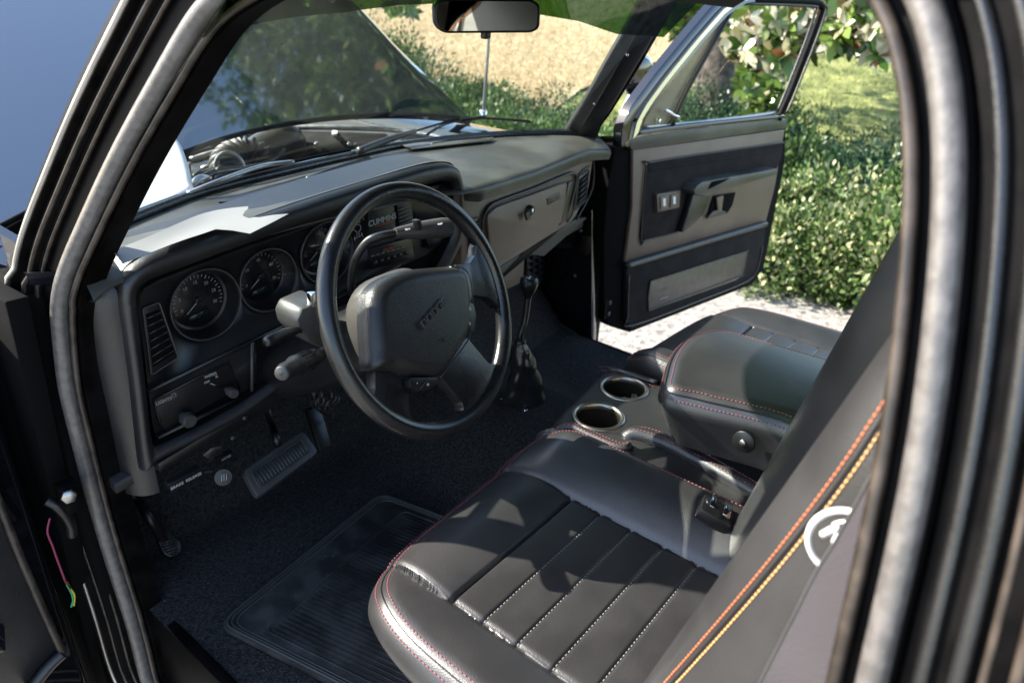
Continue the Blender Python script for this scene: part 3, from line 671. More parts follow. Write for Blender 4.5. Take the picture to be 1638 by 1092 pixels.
# rim with grip bulge: flattened towards the hub
seg = 16; vs = []
for k in range(120):
    a = 2*math.pi*k/120; d = WU*math.cos(a)+WV*math.sin(a); c = WC+d*.1850
    for j in range(seg):
        b = 2*math.pi*j/seg; r1 = .0138; r2 = .0140
        vs.append(c+d*r1*math.cos(b)+WN*r2*math.sin(b))
fs = [(k*seg+j, k*seg+(j+1) % seg, ((k+1) % 120)*seg+(j+1) % seg, ((k+1) % 120)*seg+j) for k in range(120) for j in range(seg)]
SW = mb.add(vs, fs).build('steering_wheel', rubber, T)
def wpoly(name, pix, off, th, m, parent, bev=.004, r=.006):
    P = roundpoly([WP(x, y, off) for x, y in pix], r, 4) if r else [WP(x, y, off) for x, y in pix]
    return prism(name, P, -WN*th, m, parent, bev, 3)
wpoly('spoke', [(722, 424), (752, 421), (761, 408), (763, 392), (770, 375), (800, 430), (806, 470), (800, 492), (790, 482), (782, 475), (756, 472), (748, 505), (720, 500)], .006, .020, rubber, SW, .005, .004)
wpoly('spoke', [(700, 560), (748, 540), (764, 560), (782, 581), (795, 584), (792, 610), (775, 645), (752, 675), (735, 672), (742, 655), (740, 645), (705, 603), (690, 590)], .006, .020, rubber, SW, .005, .004)
wpoly('spoke', [(599, 582), (601, 620), (598, 638), (615, 662), (650, 680), (660, 672), (655, 660), (653, 630), (655, 600), (660, 585)], .006, .020, rubber, SW, .005, .004)
padpix = [(600, 590), (596, 560), (593, 520), (594, 485), (600, 462), (618, 444), (648, 432), (690, 427), (726, 425), (742, 431), (750, 445), (754, 475), (753, 515), (748, 541), (728, 572), (704, 602), (680, 603), (655, 600), (628, 592)]
def padh(x, y): return .030-.35*((x+.02)**2+(y+.0)**2)
hp = Cushion([wxy(x, y, .018) for x, y in padpix], WC, WU, WV, padh, r=.022, depth=.012, N=200, rings=60)
HP = hp.build('horn_pad', padm, SW)
td = unit(WP(722, 470, .03)-WP(668, 530, .03)); tn = np.cross(WN, td)
text('emblem_text', 'DODGE', WP(694, 501, .0330), td, tn, .0185, MATS['column_plastic'], HP, .0012)
text('emblem_mark', 'v', WP(712, 542, .031), td, tn, .014, plasticg, HP, .0006)
tubeobj('pad_seam', [WP(x, y, .020) for x, y in [(728, 425), (744, 431), (752, 445), (756, 475), (755, 512), (750, 541), (728, 573), (705, 603)]], .0012, plasticg, HP, 6)
# cruise buttons
sb = wpoly('button_cluster', [(746, 482), (758, 486), (762, 505), (758, 528), (747, 540), (743, 510)], .024, .012, plastic, SW, .003, .004)
for x, y, s in [(752, 494, '//'), (752, 517, '/-')]: text('button_mark', s, WP(x, y, .0255), td, tn, .008, white, sb, .0003)
sb = wpoly('button_cluster', [(655, 604), (700, 603), (699, 612), (688, 623), (668, 626), (656, 618)], .020, .012, plastic, SW, .003, .004)
for x, y, s in [(667, 612, '-'), (685, 615, '=')]: text('button_mark', s, WP(x, y, .0215), td, tn, .009, white, sb, .0003)
tubeobj('button_divider', [WP(672, 622, .021), WP(684, 606, .021)], .0008, plasticg, sb, 5, sm=0)
# ---- column
def wl(r, h): return (r, h)
mb = MB(); axis = -WN
# shroud: lofted rounded boxes from behind the hub to the dash
def csec(h, a_, b_, dz=0., dx=0.):
    return [WC-WN*h+WU*(a_*math.copysign(abs(math.cos(t))**.75, math.cos(t))+dx)+WV*(b_*math.copysign(abs(math.sin(t))**.75, math.sin(t))+dz) for t in np.linspace(0, 2*math.pi, 41)]
rows = [csec(.006, .035, .035, -.002, -.02), csec(.008, .074, .070, -.002, -.03), csec(.02, .082, .078, -.004, -.032), csec(.05, .082, .078, -.006, -.03), csec(.075, .076, .072, -.008, -.02), csec(.080, .070, .062, -.012, -.012)]
sh = gridsurf('column_shroud', rows, shroudm, T, sharp=40)
rows = [csec(.078, .070, .058, -.02, -.012), csec(.13, .072, .062, -.025, -.01), csec(.20, .070, .066, -.03), csec(.27, .06, .06, -.04), csec(.45, .05, .05, -.06)]
sc = gridsurf('column_cover', rows, plastic, T, sharp=40)
prism('column_collar', [U(x, y, Y=-.20) for x, y in [(476, 512), (484, 494), (520, 478), (522, 560), (498, 550), (480, 530)]], V(0, .06, .0), plasticg, sc, .006)
box('key_lock_tab', U(500, 478, Y=-.20), (.012, .014, .022), chrome, sc, bev=.002)
# stalks
tubeobj('tilt_lever', [U(488, 532, Y=-.19), U(478, 528, Y=-.195), U(455, 534, Y=-.21), U(432, 544, Y=-.225), U(425, 547, Y=-.228)], [.004, .005, .009, .009, .006], plastic, sc, 12)
st = MB(); a = U(530, 557, Y=-.22); b = U(456, 594, Y=-.30); ax_ = unit(b-a); L = np.linalg.norm(b-a)
lathe(st, a, ax_, [(.0001, -.01), (.0075, -.01), (.0085, L*.35), (.012, L*.37), (.0125, L*.45), (.0115, L*.47), (.0145, L*.52), (.0150, L*.78), (.0155, L*.80), (.012, L*.86), (.0125, L*.9), (.0125, L*1.0), (.010, L*1.06), (.0001, L*1.08)], 28)
sk = st.build('signal_stalk', vinyl, T, sharp=35)
mb = MB()
for k in range(16):
    aa = 2*math.pi*k/16; u_, v_, _ = frame_of(ax_); d = (u_*math.cos(aa)+v_*math.sin(aa))*.0148; tube(mb, [a+ax_*L*.54+d, a+ax_*L*.76+d], .0009, 5)
mb.build('grip_ribs', plastic, sk); disc('stalk_button', a+ax_*L*1.05, ax_, .0095, .004, plasticg, sk)
# column selector lever with its grip
lp = [U(562, 470, Y=-.14), U(563, 440, Y=-.15), U(570, 412, Y=-.165), U(588, 386, Y=-.18), U(610, 377, Y=-.195), U(634, 373, Y=-.205)]
tubeobj('selector_lever', lp, .0065, plastic, T, 12)
a = U(632, 373, Y=-.205); b = U(722, 363, Y=-.235); ax_ = unit(b-a); L = np.linalg.norm(b-a); st = MB()
lathe(st, a, ax_, [(.0001, 0), (.0085, 0), (.0105, L*.12), (.0145, L*.4), (.0165, L*.7), (.017, L*.85), (.0155, L*.97), (.012, L), (.0001, L)], 28)
gk = st.build('selector_grip', plasticg, T, sharp=35)
g1 = U(668, 365, Y=-.24); tag(prism('grip_switch', [U(x, y, Y=-.243) for x, y in [(666, 354), (674, 352), (677, 367), (671, 369)]], V(0, .012, 0), plastic, gk, .0015))
text('grip_text', 'OFF', U(704, 358.5, Y=-.2475), ax_, V(0, -.4, .9), .0055, white, gk, .0003)
text('grip_text', 'ON', U(652, 367, Y=-.232), ax_, V(0, -.4, .9), .0055, white, gk, .0003)
tubeobj('wire', [U(598, 612, Y=-.18), U(590, 604, Y=-.19), U(575, 608, Y=-.15)], .0028, redw, T, 6)
# ================================================================== PEDALS AND UNDER-DASH
bn = unit((.05, -.55, .83))
bo = U(447, 742, Y=.0)
def bp(x, y, o_=0): return UP(x, y, bo+bn*o_, bn)
bk = prism('brake_pedal', roundpoly([bp(388, 752), (bp(485, 688)), bp(510, 722), bp(412, 795)], .012, 4), -bn*.016, plasticg, T, .004, 3)
fr = roundpoly([bp(402, 756, .002), bp(482, 702, .002), bp(496, 722, .002), bp(416, 780, .002)], .006, 4); tube(MB(), fr, .0016, 6, True).build('pedal_rim', plasticg, bk)
mb = MB()
for k in range(17):
    f = (k+.5)/17; a = bp(402, 756, .001)*(1-f)+bp(482, 702, .001)*f; b = bp(416, 780, .001)*(1-f)+bp(496, 722, .001)*f; tube(mb, [a*.94+b*.06, a*.06+b*.94], .0017, 5)
mb.build('pedal_ribs', plasticg, bk)
tubeobj('pedal_arm', [bp(445, 712, -.01), U(440, 695, Y=.05), U(430, 665, Y=.12), V(-.40, .2, .35)], .008, plastic, bk, 8)
ap = prism('accelerator_pedal', [U(490, 655, Y=.12), U(512, 648, Y=.12), U(531, 712, Y=.06), U(512, 722, Y=.06)], V(0, .012, -.004), plastic, T, .003)
tubeobj('pedal_arm', [U(500, 660, Y=.13), U(505, 640, Y=.18), V(-.30, .25, .38)], .005, plastic, ap, 8)
pn = unit((.1, -.7, .7)); po = U(271, 870, X=-.67)
def pq(x, y, o_=0): return UP(x, y, po+pn*o_, pn)
pk = prism('parking_brake_pedal', roundpoly([pq(250, 858), pq(266, 847), pq(290, 868), pq(290, 884), pq(276, 891), pq(262, 886)], .01, 4), -pn*.012, rubber, T, .003, 3)
mb = MB()
for k in range(7): tube(mb, [pq(258+k*1.2+1, 859+k*4.3, .001), pq(273+k*1.6, 852+k*4.6, .001)], .0014, 5)
mb.build('pedal_ribs', plasticg, pk)
tubeobj('pedal_arm', [pq(262, 864, -.006), U(240, 830, Y=.10), U(222, 800, Y=.14), U(205, 770, Y=.17)], .009, plastic, pk, 8)
prism('pedal_bracket', px([(196, 796), (206, 800), (218, 797), (214, 780), (200, 775)], Y=.13), V(0, .01, 0), steel, pk, .001)
# brake release lever, hood release knob
bh = prism('brake_release_handle', roundpoly(px([(269, 774), (322, 748), (328, 760), (276, 789)], Y=-.03), .003), V(0, .014, 0), plastic, T, .003)
exx = unit(U(322, 754, Y=-.03)-U(272, 780, Y=-.03)); text('handle_text', 'BRAKE  RELEASE', U(298, 769, Y=-.0315), exx, V(0, 0, 1), .0075, dgrey, bh, .0003, bold=.0002)
tubeobj('release_rod', px([(322, 757), (336, 756), (348, 760)], Y=-.02), .006, plastic, bh, 8)
kn = MB(); c = U(357, 763, Y=-.045); nk = unit((-.3, -.85, .35)); lathe(kn, c-nk*.03, nk, [(.006, 0), (.008, .012), (.0145, .016), (.016, .026), (.0145, .031), (.0001, .032)], 28); kn = kn.build('vent_knob', plastic, T, sharp=40)
mb = MB(); u_, v_, _ = frame_of(nk)
for k in (-1, 0, 1): tube(mb, [c+nk*.0025+u_*k*.004-v_*.006, c+nk*.0025+u_*k*.004+v_*.006+u_*.002], .0007, 5)
mb.build('knob_symbol', dgrey, kn)
h2 = prism('hood_release_handle', roundpoly(px([(345, 734), (374, 722), (378, 734), (350, 745)], Y=.0), .003), V(0, .012, 0), plastic, T, .003)
text('handle_text', 'HOOD', U(362, 732, Y=-.001), exx, V(0, 0, 1), .006, dgrey, h2, .0003)
prism('latch_bracket', px([(325, 728), (338, 717), (356, 712), (352, 722), (336, 735)], Y=.02), V(0, .004, 0), steel, T, .001)
rnd = random.Random(3)
for k in range(9):
    x0, y0 = 505+rnd.random()*30, 618+rnd.random()*15
    tubeobj('wire', [U(x0, y0, Y=.02), U(x0+rnd.uniform(-12, 12), y0+14, Y=.0), U(x0+rnd.uniform(-16, 12), y0+26, Y=.03), U(x0+rnd.uniform(-10, 25), y0+36, Y=.08)], .002, hosem if k % 3 else plasticg, T, 6)
# ================================================================== SHIFTER
kb_ = U(846, 456, Y=-.15); bs = V(.115, -.145, .135)
ln = U(832, 545, Y=-.15)
lv = tubeobj('shift_lever', [kb_, U(843, 490, Y=-.15), U(839, 515, Y=-.15), ln, bs+V(0, 0, .03)], .007, plastic, T, 12)
kd = unit(kb_-U(843, 500, Y=-.15)); kn = MB()
lathe(kn, kb_-kd*.03, kd, [(.008, 0), (.0095, .006), (.014, .014), (.0195, .028), (.0215, .038), (.0195, .046), (.016, .049), (.0155, .047), (.0001, .0475)], 36); kn = kn.build('shift_knob', plastic, lv, sharp=50)
text('knob_text', '2-4', kb_+kd*.0182, V(.9, .2, 0), V(-.1, .8, .2), .011, whitee, kn, .0004)
bt = []
for k, f in enumerate(np.linspace(0, 1, 26)):
    c = ln*(1-f)+bs*f; row = []
    for a in np.linspace(0, 2*math.pi, 49):
        r = .011+(.010*(f > .05))*min(1, f*6)+.036*f**1.3
        r += .005*math.sin(3*a+5*f+1)*min(1, f*3)+.0028*math.sin(7*f*math.pi+1.5*math.sin(a*2+1))*min(1, f*4)*(1-.3*f)+.0012*math.sin(6*a+9*f)
        row.append(c+V(math.cos(a)*r, math.sin(a)*r*.85, -.0))
    bt.append(row)
bm_ = mat('boot_vinyl', (.02, .02, .021), .28); gridsurf('shift_boot', bt, bm_, lv)
disc('boot_collar', ln-V(0, 0, .004), (0, 0, 1), .0135, .007, plastic, lv)
bp_ = prism('boot_plate', roundpoly([bs+V(-.05, -.045, -.012), bs+V(.05, -.045, -.012), bs+V(.05, .045, -.012), bs+V(-.05, .045, -.012)], .02), V(0, 0, .008), plastic, lv, .002)
for sx, sy_ in ((-1, -1), (1, -1), (1, 1), (-1, 1)): disc('plate_screw', bs+V(sx*.042, sy_*.037, -.004), (0, 0, 1), .0055, .004, chrome, lv, 12)
# ================================================================== SEATS
def sm(t): t = max(0, min(1, t)); return t*t*(3-2*t)
def groove(d, w_, dp): return -dp*math.exp(-(d/w_)**2)
def cushion_h(x, y):   # driver coordinates
    z = .283
    xo, xi = -.578, -.285
    if x < xo: t = (xo-x)/.112; z += .020*math.sin(math.pi*min(1, t)*.62)*sm((-.40-y)/.10)
    elif x > xi: t = (x-xi)/.135; z += .050*math.sin(math.pi*min(1, t)*.70)*(.35+.65*sm((-.38-y)/.10))
    else:
        if y > -.548:
            t = (y+.548)/.165; z += .012*math.sin(math.pi*min(1, t*1.1))*1-.022*t*t
        else:
            k = (-.548-y)/.0565; z += .0016*abs(math.sin(math.pi*k))**.7
        z -= .0
    fz = sm((-.392-y)/.03)
    z += (groove(x-xo, .006, .0032)+groove(x-xi, .006, .0035))*fz
    if xo < x < xi:
        z += groove(y+.548, .003, .008)
        for k in range(1, 8): z += groove(y+.548+.0565*k, .0022, .003)
    if y > -.50 and (x < xo or x > xi): z -= .9*(y+.50)**2*(1.0 if x < xo else .6)*2
    return z
dborder = [(-.69, -1.0), (-.693, -.8), (-.692, -.64), (-.684, -.545), (-.660, -.475), (-.618, -.428), (-.56, -.403), (-.48, -.390), (-.38, -.383), (-.29, -.378), (-.22, -.385), (-.175, -.41), (-.152, -.47), (-.145, -.60), (-.145, -.8), (-.15, -1.0), (-.3, -1.02), (-.55, -1.02)]
def make_seat(mir, label=None):
    def X(x): return .02-x if mir else x
    dy = .045 if mir else 0
    b = [(X(x), y+dy) for x, y in dborder]
    if mir: b = b[::-1]
    h = (lambda x, y: cushion_h(.02-x, y-dy)) if mir else cushion_h
    c = Cushion(b, (0, 0, 0), (1, 0, 0), (0, 1, 0), h, r=.042, depth=-.06, c=(X(-.42), -.70+dy), N=840, rings=230, taper=.30)
    seat = c.build('seat', leather, T); 
    c.stitch('piping_stitch', [.028, .012], pinkst, seat, L=.0042, gap=.0026, r=.0008)
    tube(MB(), [c.surf(i, .020, .0002) for i in range(0, 840, 3)], .0011, 6, True).build('piping', plastic, seat)
    for k in range(1, 8):
        y = -.548-.0565*k+dy
        if y < -1: continue
        mb = MB(); dashes(mb, [V(X(x), y, h(X(x), y)+.0006) for x in np.linspace(-.574, -.289, 60)], .0038, .003, .0006); mb.build('pleat_stitch', whst, seat)
    # back rest
    rec = .255; e2 = unit((0, -rec, .97)); 
    e1 = V(1, 0, 0)
    def bh(x, s):
        x = (.02-x if mir else x)
        z = .01
        if x < -.575: t = (-.575-x)/.085; z += .012*math.sin(math.pi*min(1, t))-.030*t*t-.045*(s-.18)*t
        elif x > -.285: t = (x+.285)/.11; z += (.040+.05*max(0, s))*math.sin(math.pi*min(1, t)*.72)
        z += groove(x+.575, .004, .010)+groove(x+.285, .004, .010)
        if -.575 < x < -.285:
            for k in range(1, 7): z += groove(s-.09*k, .003, .003)
        return z-.004*0
    bb = [(-.655, .0), (-.662, .2), (-.665, .4), (-.660, .54), (-.645, .600), (-.60, .655), (-.55, .70), (-.50, .755), (-.42, .79), (-.34, .78), (-.26, .76), (-.20, .70), (-.178, .6), (-.172, .4), (-.172, .15), (-.18, 0), (-.3, -.03), (-.5, -.03)]
    bb = [(X(x), s) for x, s in bb]
    if not mir: pass
    bb = bb[::-1] if not mir else bb
    bc = Cushion(bb, (0, -.832+dy, .27), e1, e2, bh, r=.034, depth=.13, c=(X(-.42), .36), N=460, rings=150, taper=.02)
    # border orientation: n must face forward
    if bc.n[1] < 0: bc.n = -bc.n
    back = bc.build('backrest', leather, seat)
    # stitches down the outer edge of the back rest
    sel = [i for i in range(460)]
    mb = MB(); mb2 = MB()
    P1 = [bc.surf(i, .0235, .001) for i in sel]; P2 = [bc.surf(i, .0180, .001) for i in sel]
    dashes(mb, P1, (.0038), .0016, .0009, closed=True); dashes(mb2, P2, .0038, .0016, .00095, closed=True)
    mb.build('edge_stitch', orst if not mir else pinkst, seat); mb2.build('edge_stitch', yelst if not mir else pinkst, seat)
    tube(MB(), [bc.surf(i, .0205, .0003) for i in range(0, 460, 2)], .0014, 6, True).build('piping', plastic, seat)
    box('seat_base', (X(-.42), -.75+dy, .05), (.44, .42, .10), plastic, seat, bev=.01)
    return seat, c, bc
ds, dc, dbc = make_seat(False); tag(ds, 'driver seat, black leather with orange and yellow edge stitching')
ps_, pc_, pbc = make_seat(True); tag(ps_, 'passenger seat, black leather with dark pink stitching')
# round badge on the side of the driver's back rest
lc = U(1352, 870, X=-.672); n_l = V(-1, 0, 0); lu = unit(V(0, -.30, .95)); lvv = unit(V(0, -.95, -.3))
mb = MB(); tube(mb, [lc+lu*.027*math.cos(a)+lvv*.023*math.sin(a) for a in np.linspace(0, 2*math.pi, 49)[:-1]], .0022, 6, True); 
tube(mb, [lc+lvv*.023*math.sin(a)*.62+lu*.027*math.cos(a)*.72 for a in np.linspace(-1.2, 1.2, 14)], .0012, 6)
tube(mb, [lc+lvv*t+lu*(.008*math.sin(t*500)) for t in np.linspace(-.014, .014, 14)], .0025, 6); mb.build('badge_embroidery', whitee, ds)
# ================================================================== SEAT BELT
bl_ = [PS(x, y, -1, -.045) for x, y in [(1120, 1290), (1165, 1190), (1215, 1092), (1262, 1000), (1305, 915), (1340, 858), (1375, 795), (1405, 738), (1440, 672), (1470, 610), (1490, 540)]]
bl_ = smooth_path(bl_, 6); sbt = gridsurf('seat_belt', [[p+V(0, -f*.055, -.1*f*.05) for p in bl_] for f in np.linspace(0, 1, 5)], beltm, T, thick=(-.0018, 0, 0))
tubeobj('belt_edge', [p+V(-.0012, 0, 0) for p in bl_], .0012, plasticg, sbt, 6, sm=0)
# ================================================================== CONSOLE
cb = px([(900, 662), (932, 622), (969, 590)], Z=.285)
CZ = .292
cons = [(-.165, -1.0), (-.165, -.43), (-.155, -.405), (-.10, -.385), (0, -.370), (.09, -.355), (.125, -.362), (.145, -.385), (.15, -.45), (.15, -1.0), (0, -1.02)]
cc = Cushion(cons[::-1], (0, 0, 0), (1, 0, 0), (0, 1, 0), lambda x, y: CZ+.004*math.sin((y+1)*3), r=.028, depth=-.02, c=(0, -.65), N=260, rings=40)
if cc.n[2] < 0: cc.n = -cc.n
CO = cc.build('centre_console', leather, T)
cups = [U(957, 666, Z=CZ+.003), U(998, 621, Z=CZ+.003)]
bool_cut(CO, [cyl(c, (0, 0, 1), .0445, -.09, .05) for c in cups]); CO.data.polygons.foreach_set('use_smooth', [True]*len(CO.data.polygons))
dark = mat('cup_inner', (.02, .017, .012), .3)
for c in cups:
    mb = MB(); lathe(mb, c, (0, 0, 1), [(.053, -.004), (.053, .001), (.0505, .004), (.0465, .0045), (.0435, .002), (.0425, -.004), (.0415, -.07), (.038, -.078)], 56); r_ = mb.build('cup_holder', ringm, CO, sharp=50)
    mb = MB(); lathe(mb, c, (0, 0, 1), [(.0420, -.008), (.0405, -.07), (.037, -.077), (.0001, -.078)], 48); mb.build('cup_liner', dark, r_)
adp = empty('phone_clip', tuple(cups[1]-V(0, 0, .07)), 'small metal clip lying in the farther cup holder of the console', 'clip')
box('clip_plate', cups[1]+V(-.004, -.012, -.030), (.03, .022, .006), steel, adp, (unit((1, .3, .3)), unit((-.3, 1, 0)), unit(np.cross((1, .3, .3), (-.3, 1, 0)))), .0015)
box('clip_body', cups[1]+V(.012, -.020, -.024), (.028, .012, .010), plasticg, adp, (unit((1, .5, .2)), unit((-.5, 1, 0)), unit(np.cross((1, .5, .2), (-.5, 1, 0)))), .002)
box('clip_end', cups[1]+V(-.022, -.002, -.030), (.012, .018, .010), chrome, adp, bev=.002)
# padded side rolls with stitching, latch rail
def roll(name, pts, r, m=leather, st=True):
    P = smooth_path(pts, 8); o_ = tube(MB(), P, [r*.6]+[r]*(len(P)-2)+[r*.6], 14).build(name, m, CO)
    if st:
        for dx, dz in ((-.45, .85), (.25, .95)):
            mb = MB(); dashes(mb, [p+V(dx*r, -dx*r*.2, dz*r+.0006) for p in P], .0042, .0026, .0008); mb.build('roll_stitch', pinkst, o_)
    return o_
roll('side_roll', [U(890, 690, Z=.285), U(912, 683, Z=.295), U(945, 697, Z=.295), U(990, 716, Z=.295), U(1010, 712, Z=.30)], .010)
roll('side_roll', [U(1001, 704, Z=.285), U(1018, 695, Z=.297), U(1060, 707, Z=.300), U(1120, 737, Z=.300), U(1195, 780, Z=.300), U(1250, 812, Z=.300)], .017)
prism('console_side', [U(1003, 708, Z=.29), U(1050, 712, Z=.30), U(1190, 782, Z=.30), U(1195, 815, Z=.22), U(1080, 760, Z=.23), U(1010, 722, Z=.26)], V(.01, 0, 0), leather, CO, .003)
tubeobj('latch_rail', [U(1008, 722, Z=.285), U(1050, 738, Z=.285), U(1100, 765, Z=.285), U(1180, 800, Z=.285)], .0045, steel, CO, 8)
tubeobj('side_roll', [U(975, 592, Z=.29), U(1000, 596, Z=.30), U(1050, 612, Z=.30)], .006, leather, CO, 8)
mb = MB(); dashes(mb, smooth_path([U(958, 586, Z=.292), U(985, 588, Z=.297), U(1010, 597, Z=.30), U(1048, 612, Z=.30)], 8), .0042, .0026, .0008); dashes(mb, smooth_path([U(962, 592, Z=.293), U(990, 596, Z=.297), U(1046, 618, Z=.30)], 8), .0042, .0026, .0008); mb.build('edge_stitch', pinkst, CO)
# arm rest lid
AZ = .47
ab = [U(x, y, Z=AZ) for x, y in [(1064, 600), (1063, 575), (1075, 548), (1100, 525), (1135, 513), (1180, 516), (1250, 535)]]
x1 = ab[-1][0]
abd = [(p[0], p[1]) for p in ab]+[(x1+.01, -.8), (x1+.0, -1.0), (.05, -1.03), (-.11, -1.0), (-.105, -.85)]
aL = U(1247, 652, Z=AZ); abd[-1] = (aL[0]-.012, -.86); abd[-2] = (aL[0]-.02, -1.0); abd.append((aL[0], aL[1]))
aL = U(1120, 618, Z=AZ); abd.append((aL[0], aL[1]))
ac = Cushion(abd[::-1], (0, 0, 0), (1, 0, 0), (0, 1, 0), lambda x, y: AZ-.006-.6*((x-.05)**2)-.15*(max(0, y+.62))**2, r=.034, depth=-.335, c=(.05, -.76), N=300, rings=80, taper=.16)
if ac.n[2] < 0: ac.n = -ac.n
AR = ac.build('armrest', leather, T)
for d in (.018, .004):
    mb = MB(); dashes(mb, [ac.surf(i, d, .0012) for i in range(300)], .0042, .0024, .0008, closed=True); mb.build('edge_stitch', pinkst, AR)
tube(MB(), [ac.surf(i, .010, .0006) for i in range(0, 300, 2)], .0016, 6, True).build('piping', plastic, AR)
# snap on the side of the arm rest
sn = U(1190, 706, X=-.100); disc('snap_plate', sn, (-1, 0, 0.05), .019, .003, plastic, AR, 32); disc('snap_button', sn+V(-.003, 0, 0), (-1, 0, .05), .0055, .004, steel, AR, 20)
# buckle
be = (unit((.9, .25, .05)), unit((-.25, .85, .35)), None); be = (be[0], unit(np.cross(np.cross(be[0], be[1]), be[0])), unit(np.cross(be[0], be[1])))
bc0 = U(1150, 814, Z=.345); BK = box('belt_buckle', bc0-be[2]*.012, (.040, .052, .022), plastic, T, be, .004)
box('buckle_slot', bc0+be[1]*.014+be[2]*.008, (.030, .008, .004), chrome, BK, be, .001); box('buckle_button', bc0-be[1]*.010+be[2]*.008, (.032, .012, .005), chrome, BK, be, .0015)
tubeobj('buckle_stalk', [bc0+be[1]*.02, bc0+V(.02, .02, -.02), U(1125, 795, Z=.29)+V(.02, .04, -.03)], .006, plastic, BK, 8)

# ================================================================== FAR DOOR
DA = math.radians(10); DH = V(.86, .03, 0); DN = V(math.sin(DA), math.cos(DA), 0); DE = V(math.cos(DA), -math.sin(DA), 0)
def D(x, y, off=0): return UP(x, y, DH-DN*off, DN)   # off>0 : towards the cab side of the panel
def dpoly(name, pix, off, th, m, parent, bev=.003, r=0):
    P = [D(x, y, off) for x, y in pix]
    if r: P = roundpoly(P, r, 5)
    return prism(name, P, DN*th, m, parent, bev)
door = dpoly('passenger_door', [(985, 236), (1012, 232), (1130, 216), (1258, 198), (1256, 260), (1240, 340), (1222, 430), (1203, 456), (1008, 532), (975, 522), (966, 500), (966, 380), (972, 300)], -.012, .10, cavity, T, .006)
dt = dpoly('door_trim', [(1013, 240), (1256, 207), (1250, 240), (1240, 300), (1225, 357), (1003, 424), (1000, 420), (1012, 330)], 0, .014, trim, door, .005)
dpoly('door_cap', [(1008, 222), (1100, 207), (1259, 190), (1258, 206), (1012, 241), (1008, 236)], .006, .02, dashtop, door, .004)
dpoly('trim_carpet', [(1034, 266), (1042, 260), (1253, 229), (1250, 252), (1243, 270), (1170, 285), (1118, 293), (1100, 340), (1089, 369), (1026, 385), (1024, 380)], .004, .010, doorcarpet, door, .002)
dpoly('trim_bead', [(1040, 268), (1248, 236), (1247, 242), (1040, 275)], .007, .004, doorcarpet, door, .001)
P = [D(x, y, .006) for x, y in [(1030, 385), (1025, 383), (1033, 268), (1040, 260), (1150, 243), (1254, 228)]]
tubeobj('trim_moulding', P, .003, plastic, door, 6, sm=3)
tubeobj('trim_moulding', [D(x, y, .006) for x, y in [(1027, 386), (1060, 379), (1088, 370)]], .0035, plasticg, door, 6)
# arm rest with pull
arm = dpoly('armrest', [(1110, 306), (1116, 297), (1124, 291), (1243, 270), (1243, 280), (1200, 292), (1140, 311), (1137, 314), (1112, 312)], .050, .060, dashtop, door, .006)
dpoly('pull_blade', [(1110, 310), (1138, 313), (1128, 340), (1112, 358), (1093, 373), (1091, 371), (1100, 345)], .030, .03, plastic, door, .006)
dpoly('pull_recess', [(1131, 350), (1142, 314), (1177, 308), (1172, 328), (1164, 341)], .006, .004, cavity, door, .001)
dpoly('inside_handle', [(1147, 316), (1158, 313), (1155, 336), (1149, 338)], .016, .008, trim, door, .002)
dpoly('pull_sill', [(1131, 350), (1140, 339), (1152, 335), (1164, 340), (1152, 345)], .014, .008, plasticg, door, .001)
dpoly('armrest_shadow_gap', [(1134, 303), (1160, 290), (1168, 285), (1140, 291)], .054, .004, cavity, arm, .001)
# switch plate
sp = dpoly('switch_plate', [(1051, 311), (1089, 305), (1087, 332), (1052, 340)], .018, .016, bronze, door, .002)
for pts_ in ([(1057, 315), (1069, 313), (1068, 333), (1057, 335)], [(1074, 312), (1085, 310), (1083, 330), (1073, 332)]):
    rk = dpoly('window_switch', pts_, .022, .006, trim, sp, .001)
    cx_ = sum(p[0] for p in pts_)/4; cy_ = sum(p[1] for p in pts_)/4
    dpoly('switch_mark', [(cx_-1.8, cy_-6), (cx_+2, cy_-6.5), (cx_+2.2, cy_+5), (cx_-1.6, cy_+6)], .0235, .002, whitee, rk, .0006, .001)
# lip and lower carpet panel
tubeobj('door_lip', [D(x, y, .012) for x, y in [(1001, 425), (1060, 407), (1140, 383), (1225, 358)]], .011, vinyl, door, 10)
lowp = [(1003, 430), (1225, 362), (1222, 400), (1215, 430), (1200, 452), (1120, 485), (1012, 527), (1006, 522), (1001, 505)]
dpoly('lower_carpet', lowp, .006, .016, doorcarpet, door, .005)
tubeobj('lower_bead', [D(x, y, .008) for x, y in [(1006, 440), (1004, 505), (1010, 521), (1120, 480), (1196, 449), (1212, 428), (1219, 395)]], .003, vinyl, door, 6, sm=3)
pl = dpoly('lower_plate', [(1040, 450), (1198, 402), (1190, 438), (1178, 448), (1040, 497), (1036, 490)], .010, .006, bronze, door, .001, .012)
tubeobj('plate_frame', [D(x, y, .0115) for x, y in [(1041, 449), (1120, 425), (1198, 401), (1195, 420), (1190, 440), (1110, 470), (1038, 497), (1037, 475), (1041, 449)]], .0022, plasticg, pl, 6, sm=0)
dx_ = unit(D(1198, 401)-D(1041, 449)); 
for k, (s_, y_) in enumerate([('-----  ---', 458), ('---------- --', 463), ('-- -- --------', 470), ('------ ---', 477), ('---------', 484)]):
    text('plate_text', s_, D(1062, y_-1, .0108), dx_, V(0, 0, 1), .014, (greyp if k != 3 else white) if k != 1 else plastic, pl, .0003)
